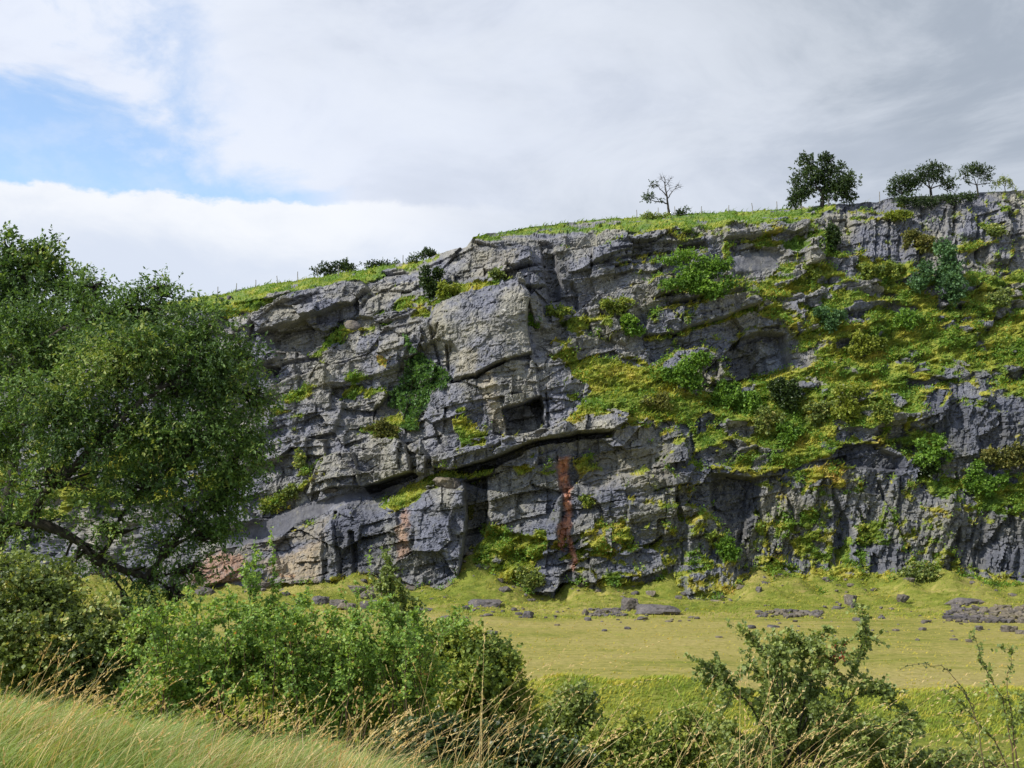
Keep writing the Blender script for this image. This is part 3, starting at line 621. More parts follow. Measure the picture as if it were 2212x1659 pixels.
    F = np.stack([idx[:-1, :-1], idx[:-1, 1:], idx[1:, 1:], idx[1:, :-1]], -1).reshape(-1, 4)
    fb = bid[np.minimum(np.arange(H - 1), ny - 2)][:, :-1].reshape(-1)
    fb = np.where((np.arange(H - 1) < ny - 1)[:, None].repeat(Wd - 1, 1).reshape(-1), fb, 0)
    PV = P.reshape(-1, 3); MV = mask.reshape(-1, 4); TV = tint.reshape(-1, 4)
    def piece(name, faces, parent=None):
        u_, inv = np.unique(faces, return_inverse=True)
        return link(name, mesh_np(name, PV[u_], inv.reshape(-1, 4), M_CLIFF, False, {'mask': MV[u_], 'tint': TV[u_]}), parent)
    o = tag(piece('quarry_cliff', F[fb == 0]), 'grey limestone quarry face with turf ledges rising behind the meadow', 'cliff', None, 'structure')
    for bi in range(1, len(BLOCKS) + 1):
        if (fb == bi).sum() > 60: piece('rock_block', F[fb == bi], o)
    return o, P[:ny], X, Yp, gm, hue
CLIFF, CP, CX, CYP, CG, CHUE = build_cliff()

def on_cliff(x, y):
    """point of the finished face seen at (x, y)"""
    j = int(np.clip(np.searchsorted(CX[0], x), 1, CX.shape[1] - 2))
    i = int(np.argmin(np.abs(CYP[:, j] - y)))
    return CP[i, j].copy()

# ------------------------------------------------------------------ ground sheet: camera bank, hollow, quarry floor
def ground_z(X, Y):
    X = np.asarray(X, float); Y = np.asarray(Y, float)
    near = CAM_Z - 2.42 - 0.155 * np.clip(X, -6, 1.6) - 0.05 * np.clip(X - 1.6, 0, 6)
    near = near - 0.015 * np.clip(Y, 0, 9)
    drop = np.interp(Y, [-50, 9.0, 12, 16, 24, 34, 44, 52], [0, 0, -0.75, -1.9, -3.9, -6.4, -8.9, -10.0])
    z1 = near + drop
    hollow = -0.55 + 0.25 * noise2(X / 9.0, Y / 9.0, 7)
    bank = np.exp(-((Y - 63.5 - 1.5 * noise2(X / 5.0, X * 0 + 2.7, 10)) / 4.0) ** 2) * (0.25 + 0.45 * noise2(X / 4.0, X * 0 + 0.7, 9) + 0.95 * np.exp(-((X - 6.0) / 6.0) ** 2))
    floor = hollow * sstep(Y, 66, 58) + bank
    z = np.maximum(z1, floor) + 0.25 * np.exp(-((z1 - floor) / 0.8) ** 2)
    z = z + 0.05 * fbm(X / 2.5, Y / 2.5, 3, 13) * sstep(Y, 4, 10) + 0.10 * noise2(X / 11.0, Y / 8.0, 14) * sstep(Y, 60, 70)
    talus = 1.9 * sstep(Y, 106, 120.5) ** 1.5 * np.clip(0.42 + 0.9 * noise2(X / 8.0, X * 0 + 4.0, 15) + 0.4 * noise2(X / 2.6, Y / 4.0, 16), 0.0, 1.2)
    for cx, cr, ch in APRONS:
        talus = talus + ch * np.clip(1 - np.hypot((X - cx) / cr, (Y - 120.0) / (cr * 1.5)), 0, 1) ** 1.2
    hum = 0.22 * np.abs(fbm(X / 1.6, Y / 2.2, 3, 19)) * sstep(Y, 40, 48) * sstep(Y, 67, 63)
    rough = sstep(Y, 100, 112) * (0.45 * np.abs(fbm(X / 1.2, Y / 1.2, 3, 23)) + 0.30 * noise2(X / 3.5, Y / 3.0, 24))
    return z + hum + rough + talus * (1 + 0.25 * noise2(X / 1.8, Y / 1.8, 25)) * sstep(Y, 150, 125)
APRONS = [(float(at(x, 1290, 119)[0]), r, h) for x, r, h in ((1246, 3.0, 2.4), (1432, 3.2, 2.2), (1335, 3.0, 1.0), (1640, 6, 1.6), (1730, 7, 1.2), (1880, 7, 1.6), (2010, 7, 1.2), (2130, 8, 1.2), (1060, 6, 2.2), (1010, 4, 1.2), (840, 6, 1.2), (700, 6, 1.2), (560, 5, .8))]

def build_ground():
    ys = np.concatenate([np.linspace(-30, 2, 12), np.linspace(2.5, 20, 60), np.linspace(20.4, 60, 80), np.linspace(60.3, 70, 50), np.linspace(70.5, 100, 60), np.linspace(100.3, 125, 110), np.linspace(130, 3000, 12)])
    u = np.linspace(-1, 1, 320); u = np.sign(u) * np.abs(u) ** 1.15
    U, Y = np.meshgrid(u, ys)
    X = U * (16 + 0.62 * np.clip(Y, 0, 130) + np.clip(Y - 130, 0, 3000) * 0.7)
    Z = ground_z(X, Y)
    Z = np.where(Y > 128, np.minimum(Z, -0.5), Z)
    hue = 0.50 + 0.05 * sstep(Y, 80, 66) - 0.30 * sstep(Y + 1.2 * noise2(X / 3.0, Y / 3.0, 18), 67.0, 63.0) + 0.12 * np.exp(-((Y - 69.0) / 2.5) ** 2) - 0.16 * sstep(Y, 98, 114)
    hue = np.where(Y < 58, 0.24, hue)
    P = np.stack([X, Y, Z], -1)
    H, Wd = Y.shape; idx = np.arange(H * Wd).reshape(H, Wd)
    F = np.stack([idx[:-1, :-1], idx[:-1, 1:], idx[1:, 1:], idx[1:, :-1]], -1).reshape(-1, 4)
    me = mesh_np('ground', P.reshape(-1, 3), F, M_GROUND, True, {'hue': hue.ravel()})
    return tag(link('ground', me), 'yellow-green quarry floor meadow and grassy near bank', 'ground', None, 'structure')
GROUND = build_ground()
# ------------------------------------------------------------------ plant materials
def leaf_mat(name, stops, gloss=0.45, trans=0.35, spec=0.35):
    m, N = new_mat(name)
    v = N.attr('v')
    col = N.ramp(v, stops)
    b = N.node('ShaderNodeBsdfPrincipled'); N.put(b.inputs['Base Color'], col)
    b.inputs['Roughness'].default_value = gloss; b.inputs['Specular IOR Level'].default_value = spec
    tr = N.node('ShaderNodeBsdfTranslucent'); N.put(tr.inputs['Color'], N.mix(1.0, col, (1.25, 1.25, 0.55), 'MULTIPLY'))
    mx = N.node('ShaderNodeMixShader'); mx.inputs[0].default_value = trans
    N.l.new(b.outputs[0], mx.inputs[1]); N.l.new(tr.outputs[0], mx.inputs[2])
    o = N.node('ShaderNodeOutputMaterial'); N.l.new(mx.outputs[0], o.inputs[0])
    return m

def bark_mat(name, c1, c2, scale=9.0):
    m, N = new_mat(name)
    geo = N.node('ShaderNodeNewGeometry')
    n = N.noise(N.mapping(geo.outputs['Position'], (1, 1, 0.3)), scale, 5, 0.65)
    bsdf_out(N, N.mix(N.step(n, 0.3, 0.7), c1, c2), 0.9, bump(N, n, 0.4, 0.02), 0.15)
    return m

M_BARK = bark_mat('dark_bark', (0.022, 0.019, 0.015), (0.065, 0.056, 0.042))
M_TWIG = bark_mat('brown_twig', (0.055, 0.040, 0.026), (0.150, 0.100, 0.060))
M_GREYBARK = bark_mat('grey_bark', (0.060, 0.058, 0.050), (0.150, 0.142, 0.120))
M_POST = bark_mat('weathered_post', (0.16, 0.15, 0.13), (0.30, 0.28, 0.25))
M_WILLOW = leaf_mat('willow_leaf', [(0, (0.045, 0.083, 0.026)), (.35, (0.088, 0.160, 0.036)), (.75, (0.167, 0.262, 0.060)), (.93, (0.257, 0.340, 0.082)), (1, (0.381, 0.340, 0.102))], .5, .33, .3)
M_DARKLEAF = leaf_mat('dark_leaf', [(0, (0.022, 0.041, 0.014)), (.5, (0.043, 0.074, 0.019)), (1, (0.081, 0.121, 0.027))], .4, .28, .4)
M_ROSE = leaf_mat('rose_leaf', [(0, (0.090, 0.158, 0.038)), (.45, (0.217, 0.349, 0.075)), (.8, (0.366, 0.477, 0.095)), (.94, (0.528, 0.488, 0.120)), (1, (0.574, 0.278, 0.106))], .5, .40, .3)
M_THORN = leaf_mat('hawthorn_leaf', [(0, (0.095, 0.132, 0.042)), (.5, (0.215, 0.276, 0.074)), (.9, (0.376, 0.414, 0.112)), (1, (0.532, 0.386, 0.147))], .45, .35, .35)
M_GORSE = leaf_mat('gorse_leaf', [(0, (0.091, 0.139, 0.034)), (.5, (0.213, 0.277, 0.053)), (1, (0.428, 0.425, 0.083))], .6, .35, .25)
M_BLUELEAF = leaf_mat('sallow_leaf', [(0, (0.052, 0.107, 0.045)), (.5, (0.107, 0.204, 0.083)), (1, (0.182, 0.310, 0.128))], .5, .35, .3)
M_BRIGHT = leaf_mat('bright_leaf', [(0, (0.077, 0.154, 0.024)), (.5, (0.162, 0.293, 0.043)), (1, (0.277, 0.416, 0.069))], .5, .38, .3)
M_LIME = leaf_mat('lime_leaf', [(0, (0.111, 0.150, 0.023)), (.5, (0.247, 0.299, 0.042)), (1, (0.377, 0.390, 0.078))], .5, .38, .3)
M_OLIVE = leaf_mat('olive_leaf', [(0, (0.085, 0.097, 0.031)), (.5, (0.178, 0.186, 0.049)), (1, (0.296, 0.256, 0.078))], .6, .33, .2)
M_IVY = leaf_mat('ivy_leaf', [(0, (0.050, 0.108, 0.036)), (.5, (0.118, 0.226, 0.065)), (1, (0.226, 0.360, 0.108))], .35, .25, .5)
M_GRASS = leaf_mat('grass_blade', [(0, (0.113, 0.188, 0.048)), (.4, (0.238, 0.338, 0.088)), (.75, (0.378, 0.446, 0.164)), (.9, (0.568, 0.456, 0.260)), (1, (0.718, 0.470, 0.354))], .5, .40, .3)
M_STRAW = leaf_mat('straw', [(0, (0.379, 0.247, 0.108)), (.5, (0.643, 0.462, 0.215)), (1, (0.800, 0.677, 0.376))], .6, .30, .25)
M_TURFBLADE = leaf_mat('turf_blade', [(0, (0.140, 0.236, 0.035)), (.3, (0.280, 0.334, 0.047)), (.55, (0.451, 0.404, 0.063)), (.8, (0.540, 0.404, 0.083)), (1, (0.540, 0.326, 0.113))], .7, .35, .15)
m, N = new_mat('red_haw'); bsdf_out(N, (0.35, 0.030, 0.018), 0.35, None, 0.5); M_BERRY = m
m, N = new_mat('yellow_petal'); bsdf_out(N, (0.75, 0.52, 0.03), 0.6); M_PETAL = m

# ------------------------------------------------------------------ plant geometry
def unit(v): return v / np.maximum(np.linalg.norm(v, axis=-1, keepdims=True), 1e-9)

def leaf_quads(P, D, L, wid, rng):
    """one diamond-shaped leaf per point: base P, direction D, length L"""
    n = len(P)
    side = unit(np.cross(D, unit(np.array([-0.15, -0.25, 0.75]) + rng.normal(size=(n, 3)) * 0.55)))       # blades turned mostly to the light
    up = np.cross(side, D)
    L = np.asarray(L).reshape(-1, 1); w = L * wid
    a = P; c = P + D * L + up * L * 0.10
    b = P + D * L * 0.45 + side * w + up * L * 0.12; d = P + D * L * 0.45 - side * w + up * L * 0.12
    V = np.stack([a, b, c, d], 1).reshape(-1, 3)
    return V, np.arange(4 * n).reshape(n, 4)

def tubes(paths, radii, sides=4):
    """paths (n, k, 3), radii (n, k) -> tube mesh"""
    paths = np.asarray(paths, float); radii = np.asarray(radii, float)
    n, k = paths.shape[:2]
    T = unit(np.gradient(paths, axis=1))
    ref = np.where(np.abs(T[..., 2:3]) > 0.9, np.array([1.0, 0, 0]), np.array([0, 0, 1.0]))
    A = unit(np.cross(T, ref)); B = np.cross(T, A)
    ang = np.arange(sides) * 2 * math.pi / sides
    ring = A[:, :, None] * np.cos(ang)[None, None, :, None] + B[:, :, None] * np.sin(ang)[None, None, :, None]
    V = (paths[:, :, None] + ring * radii[:, :, None, None]).reshape(-1, 3)
    idx = np.arange(n * k * sides).reshape(n, k, sides)
    nx = np.roll(idx, -1, 2)
    F = np.stack([idx[:, :-1], nx[:, :-1], nx[:, 1:], idx[:, 1:]], -1).reshape(-1, 4)
    return V, F

def bezier(p0, p1, p2, k=7):
    t = np.linspace(0, 1, k)[None, :, None]
    p0, p1, p2 = (np.atleast_2d(p)[:, None] for p in (p0, p1, p2))
    return p0 * (1 - t) ** 2 + 2 * p1 * t * (1 - t) + p2 * t * t

def sprays(C, rad, n, rng, twig, per, L, wid, droop=0.1, outward=0.8, flat=1.0):
    """n leafy sprays round the point(s) C (m,3) with radii rad (m,3): leaf arrays and twig paths"""
    C = np.atleast_2d(C); rad = np.atleast_2d(rad)
    w = rad[:, 0] * rad[:, 2] * (rad[:, 3] if rad.shape[1] > 3 else 1.0); w = w / w.sum(); rad = rad[:, :3]
    which = rng.choice(len(C), n, p=w)
    d = unit(rng.normal(size=(n, 3)))
    r = rng.random(n) ** 0.45
    base = C[which] + d * rad[which] * r[:, None]
    dirn = unit(d * outward + rng.normal(size=(n, 3)) * 0.55 + np.array([0, 0, 0.25 - droop]))
    Lt = twig * (0.6 + 0.8 * rng.random(n))
    tip = base + dirn * Lt[:, None] + np.array([0, 0, -1.0]) * (droop * Lt * 0.5)[:, None]
    path = bezier(base, base + dirn * Lt[:, None] * 0.55, tip, 4)
    t = np.linspace(0.12, 1.0, per)[None, :] + rng.normal(size=(n, per)) * 0.04
    t = np.clip(t, 0, 1)[..., None]
    mid = (base + dirn * Lt[:, None] * 0.55)[:, None]
    P = base[:, None] * (1 - t) ** 2 + 2 * mid * t * (1 - t) + tip[:, None] * t * t
    ld = unit(dirn[:, None] * 0.6 + rng.normal(size=(n, per, 3)) * 0.65 + np.array([0, 0, -droop]))
    ll = L * (0.6 + 0.7 * rng.random((n, per)))
    V, F = leaf_quads(P.reshape(-1, 3), ld.reshape(-1, 3), ll.ravel(), wid, rng)
    tone = np.clip(0.45 + 0.24 * rng.normal(size=(len(C)))[which][:, None] + 0.20 * rng.normal(size=(n, per)), 0, 0.95)
    return V, F, np.repeat(tone.ravel(), 4), path

def lobes_px(spec, Y):
    """(x, y, rx, ry[, dY]) in picture units at depth Y -> centres and radii in metres"""
    C, Rr = [], []
    for s in spec:
        x, y, rx, ry = s[:4]; yy = Y + (s[4] if len(s) > 4 else 0.0)
        C.append(at(x, y, yy)); k = yy / FPX
        Rr.append((rx * k, 0.5 * (rx + ry) * k * 0.9, ry * k, s[5] if len(s) > 5 else 1.0))
    return np.array(C).reshape(-1, 3), np.array(Rr)

def subclumps(C, Rr, per, rng, size=0.42, shell=0.55):
    """break each lobe into smaller leafy clumps round its surface"""
    m = len(C); d = unit(rng.normal(size=(m, per, 3)))
    r = shell + (1 - shell) * rng.random((m, per, 1))
    c = C[:, None] + d * Rr[:, None, :3] * r * 0.85
    s = np.broadcast_to(Rr[:, None], (m, per, Rr.shape[1])).copy(); s[..., :3] *= (size * (0.65 + 0.7 * rng.random((m, per, 1))))
    return c.reshape(-1, 3), s.reshape(-1, s.shape[-1])

def grow_limbs(fork, C, rng, r0, sag=0.1, k=8):
    """limbs that branch from one another: each lobe hangs on the nearest limb already grown"""
    m = len(C); order = np.argsort(np.linalg.norm(C - fork, axis=1))
    nodes = [fork]; ln = [0.0]; own = [-1]; par = np.full(m, -1)
    for i in order:
        d = np.array([np.linalg.norm(C[i] - q) + 0.45 * l for q, l in zip(nodes, ln)])
        b = int(np.argmin(d)); par[i] = own[b]
        nodes.append(C[i]); own.append(i); ln.append(ln[b] + np.linalg.norm(C[i] - nodes[b]))
    cnt = np.ones(m)
    for i in order[::-1]:
        if par[i] >= 0: cnt[par[i]] += cnt[i]
    R0 = r0 * 0.70 * np.sqrt(cnt / m * 1.6).clip(0.12, 1)
    P0 = np.array([fork if q < 0 else C[q] for q in par]); d = C - P0; L = np.linalg.norm(d, axis=1)
    back = np.array([C[i] - fork if q < 0 else C[q] - (fork if par[q] < 0 else C[par[q]]) for i, q in enumerate(par)])
    mid = P0 + d * 0.5 + unit(back) * (L * 0.14)[:, None] + rng.normal(size=(m, 3)) * (L * 0.07)[:, None]
    mid[:, 2] += sag * L
    p = bezier(P0, mid, C, k); p[:, 1:-1] += rng.normal(size=(m, k - 2, 3)) * (L * 0.014)[:, None, None]
    t = np.linspace(0, 1, k)[None]
    return p, R0[:, None] * (1 - t) + (R0 * 0.45)[:, None] * t

def crown_plant(name, label, cat, base, lobes, Y, leaf, bark, seed, n_spray, twig, per, L, wid, stem_r, clumps=9, csize=0.42, droop=0.1, group=None,
                trunk_to=None, twig_r=0.004, shell=0.55, crown_name='crown', trunk_name='trunk', limb_frac=1.0, sag=0.15, outward=0.8, extra=None):
    rng = np.random.default_rng(seed)
    C, Rr = lobes_px(lobes, Y)
    base = np.asarray(base, float).reshape(3)
    root = thing(name, label, cat, base, group)
    c2, r2 = subclumps(C, Rr, clumps, rng, csize, shell)
    V, F, tone, tw = sprays(c2, r2, n_spray, rng, twig, per, L, wid, droop, outward)
    part(crown_name, root, V, F, leaf, False, {'v': tone})
    # trunk, limbs to each lobe, branches to the clumps, twigs
    fork = np.asarray(trunk_to, float) if trunk_to is not None else base + (C.mean(0) - base) * 0.35
    V1, F1 = tubes(bezier(base[None] - np.array([0, 0, 0.15]), base[None] + (fork - base) * 0.5, fork[None], 6), np.linspace(stem_r, stem_r * 0.75, 6)[None], 8)
    part(trunk_name, root, V1, F1, bark, True)
    p, r = grow_limbs(fork, C, rng, stem_r, sag)
    Vs, Fs = tubes(p, r, 6); off = len(Vs)
    near = np.argmin(np.linalg.norm(c2[:, None] - C[None], axis=2), 1)
    start = p[near, rng.integers(4, 8, len(c2))]
    pb = bezier(start, (start + c2) / 2 + rng.normal(size=c2.shape) * 0.12 * np.linalg.norm(c2 - start, axis=1, keepdims=True) + np.array([0, 0, 0.05]), c2, 6)
    rb = np.repeat((stem_r * 0.22 * (1 - np.linspace(0, 0.85, 6)))[None], len(c2), 0)
    V3, F3 = tubes(pb, rb, 4)
    V4, F4 = tubes(tw[:: max(1, int(1 / limb_frac))], np.repeat(np.array([[1, .85, .6, .3]]) * twig_r, len(tw[:: max(1, int(1 / limb_frac))]), 0), 3)
    bw = part('branchwork', root, np.concatenate([Vs, V3, V4]), np.concatenate([Fs, F3 + off, F4 + off + len(V3)]), bark, True)
    bw['kind'] = 'stuff'
    return root

def bush_far(name, label, cat, x, y, rx, ry, leaf, seed, n=420, lobes=None, group=None, L=0.2, base=None, Y=None, bark=None, droop=0.05, wid=0.46, clumps=9, twig=0.28):
    """shrub rooted on the quarry face, seen from afar"""
    rng = np.random.default_rng(seed)
    foot = on_cliff(x, y + ry * 0.75) if base is None else np.asarray(base, float)
    Y = foot[1] - 0.35 * rx * foot[1] / FPX if Y is None else Y
    if lobes is None:                      # irregular spread, wider than high, hugging the ledge
        m = 7 + int(rx / 10)
        lobes = []
        for q in range(m):
            r_ = rng.random() ** 0.6 * 0.8; a_ = rng.random() * 6.283; s_ = rng.uniform(0.18, 0.44)
            lobes.append((x + rx * r_ * math.cos(a_) * 1.25, y + ry * (r_ * math.sin(a_) * 1.0 + 0.05), rx * s_ * 1.1, ry * s_ * 0.9, rng.normal() * 0.25))
        lobes.append((x, y + ry * 0.35, rx * 0.5, ry * 0.45, 0))
    return crown_plant(name, label, cat, foot, lobes, Y, leaf, bark or M_BARK, seed, n, twig, 6, L, wid, 0.05, clumps=clumps, csize=0.5, droop=droop, group=group, shell=0.5, trunk_name='stem', limb_frac=0.25, twig_r=0.008)

def blades(P, H, lean, bend, w, rng, seg=3, tone=None):
    """grass blades as tapering strips: root P, height H, leaning along `lean` (n,3)"""
    n = len(P); t = np.linspace(0, 1, seg + 1)
    az_ = rng.random(n) * 2 * math.pi
    side = np.stack([np.cos(az_), np.sin(az_), 0 * az_], -1)
    up = np.array([0, 0, 1.0])
    H = H.reshape(-1, 1, 1); tt = t.reshape(1, -1, 1)
    c = P[:, None] + up * H * (tt - 0.30 * bend.reshape(-1, 1, 1) * tt ** 2.2) + lean[:, None] * H * (0.25 * tt + bend.reshape(-1, 1, 1) * tt ** 2)
    ww = (w.reshape(-1, 1, 1) * (1 - 0.93 * tt ** 1.6)) * 0.5
    V = np.stack([c - side[:, None] * ww, c + side[:, None] * ww], 2).reshape(-1, 3)
    k = seg + 1
    b = (np.arange(n) * k * 2)[:, None] + (np.arange(seg) * 2)[None, :]
    F = np.stack([b, b + 1, b + 3, b + 2], -1).reshape(-1, 4)
    tone = rng.random(n) if tone is None else tone
    return V, F, np.repeat(tone, k * 2)

def stem_shrub(name, label, cat, base, stems, leaf, bark, seed, L=0.05, wid=0.45, leaf_step=0.05, side_n=9, side_len=0.5, group=None, stem_r=0.016, parts=('stemwork', 'foliage'), second=3, bare=0.15, density=2, droop=0.25, berries=0, leafy_from=0.2):
    """open shrub: each stem given as picture-plane points (x, y, Y); side shoots and leaves along them"""
    rng = np.random.default_rng(seed)
    base = np.asarray(base, float).reshape(3)
    root = thing(name, label, cat, base, group)
    tv, tf, off = [], [], 0
    LP, LD = [], []
    def add_tube(p, r, s=4):
        nonlocal off
        V, F = tubes(p, r, s); tv.append(V); tf.append(F + off); off += len(V)
    def leafy(paths, a=0.1):
        n, k = paths.shape[:2]
        for q in paths:
            ln = np.linalg.norm(np.diff(q, axis=0), axis=1).sum()
            m = max(2, int(ln / leaf_step * density))
            t = a + (1 - a) * rng.random(m)
            i = np.clip((t * (k - 1)).astype(int), 0, k - 2); f = (t * (k - 1) - i)[:, None]
            pt = q[i] * (1 - f) + q[i + 1] * f; tg = unit(q[i + 1] - q[i])
            LP.append(pt + rng.normal(size=pt.shape) * 0.008); LD.append(unit(tg * 0.35 + rng.normal(size=pt.shape) * 0.8 + np.array([0, 0, 0.05])))
    for st in stems:
        pts = np.array([at(*s) if len(s) == 3 else np.asarray(s[1]) for s in st]).reshape(-1, 3)
        k = 16
        tt = np.linspace(0, len(pts) - 1, k); i = np.clip(tt.astype(int), 0, len(pts) - 2); f = (tt - i)[:, None]
        q = pts[i] * (1 - f) + pts[i + 1] * f
        for _ in range(2): q[1:-1] = (q[:-2] + q[1:-1] * 2 + q[2:]) / 4
        ln = np.linalg.norm(np.diff(q, axis=0), axis=1).sum()
        q[1:-1] += rng.normal(size=(k - 2, 3)) * 0.008 * ln ** 0.5
        add_tube(q[None], (stem_r * (1 - 0.8 * np.linspace(0, 1, k)))[None], 5)
        leafy(q[None], max(0.3, leafy_from))
        n1 = max(2, int(side_n * ln / 1.5)); t = leafy_from + (1 - leafy_from) * rng.random(n1); ii = (t * (k - 1)).astype(int)
        p0 = q[ii]; tg = unit(q[np.minimum(ii + 1, k - 1)] - q[np.maximum(ii - 1, 0)])
        d = unit(tg * 0.6 + rng.normal(size=(n1, 3)) * 0.75 + np.array([0, 0, 0.2]))
        l1 = side_len * (0.4 + rng.random(n1)) * (1.1 - 0.5 * t)
        e = p0 + d * l1[:, None] + np.array([0, 0, -1]) * (droop * l1 * 0.6)[:, None]
        s1 = bezier(p0, p0 + d * l1[:, None] * 0.6, e, 7); s1[:, 1:] += rng.normal(size=(n1, 6, 3)) * 0.012
        add_tube(s1, np.repeat((stem_r * 0.38 * (1 - 0.8 * np.linspace(0, 1, 7)))[None], n1, 0), 3)
        leafy(s1)
        if second:
            n2 = n1 * second; pick = rng.integers(0, n1, n2); ii = rng.integers(2, 7, n2)
            p0 = s1[pick, ii]; tg = unit(s1[pick, ii] - s1[pick, ii - 1])
            d = unit(tg * 0.6 + rng.normal(size=(n2, 3)) * 0.8)
            l2 = side_len * 0.42 * (0.4 + rng.random(n2))
            s2 = bezier(p0, p0 + d * l2[:, None] * 0.55, p0 + d * l2[:, None] + np.array([0, 0, -1]) * (droop * l2 * 0.5)[:, None], 4)
            add_tube(s2, np.repeat((stem_r * 0.2 * np.array([1, .8, .6, .3]))[None], n2, 0), 3)
            leafy(s2)
    P = np.concatenate(LP); D = np.concatenate(LD)
    V, F = leaf_quads(P, D, L * (0.55 + 0.8 * rng.random(len(P))), wid, rng)
    nz = fbm(P[:, 0] / 0.5, P[:, 2] / 0.5, 2, seed)
    tone = np.clip(0.48 + 0.22 * nz + 0.2 * rng.normal(size=len(P)), 0, 1)
    part(parts[0], root, np.concatenate(tv), np.concatenate(tf), bark, True)['kind'] = 'stuff'
    part(parts[1], root, V, F, leaf, False, {'v': np.repeat(tone, 4)})
    return root, P

def foot_at(x, Y):
    """point of the ground under picture column x at depth Y"""
    X = float(at(x, 1050, Y)[0]); return np.array([X, Y, float(ground_z(X, Y))])
# ------------------------------------------------------------------ boulders and rubble
def rock_mesh(size, seed, flat=0.0, sub=3):
    rng = np.random.default_rng(seed)
    bm = bmesh.new(); bmesh.ops.create_icosphere(bm, subdivisions=sub, radius=1.0)
    V = np.array([v.co[:] for v in bm.verts]); F = np.array([[v.index for v in f.verts] for f in bm.faces]); bm.free()
    n = unit(rng.normal(size=(11, 3)) * np.array([1, 1, 0.8])); hgt = 0.62 + 0.35 * rng.random(11)
    n = np.concatenate([n, [[0.1, 0.05, 1], [0, 0, -1]]]); hgt = np.r_[hgt, 0.72 - flat, 0.8]
    n = unit(n)
    dots = V @ n.T
    r = np.min(np.where(dots > 0.05, hgt[None] / np.maximum(dots, 0.05), 9), 1)
    r = np.minimum(r, 1.25) * (1 + 0.05 * rng.normal(size=len(V)))
    return V * r[:, None] * np.asarray(size) * 0.5 * 1.15, F

def drop(x, y):
    """where the line of sight through (x, y) meets the quarry floor or the foot of the face"""
    Ys = np.linspace(20, 124, 900); p = at(np.full(900, x), np.full(900, y), Ys)
    hit = np.nonzero(p[:, 2] <= ground_z(p[:, 0], Ys))[0]
    Yg = Ys[hit[0]] if len(hit) else 124.0
    c = on_cliff(x, y) if y < 1340 else None
    if c is not None and c[1] < Yg: return c
    return at(x, y, Yg)

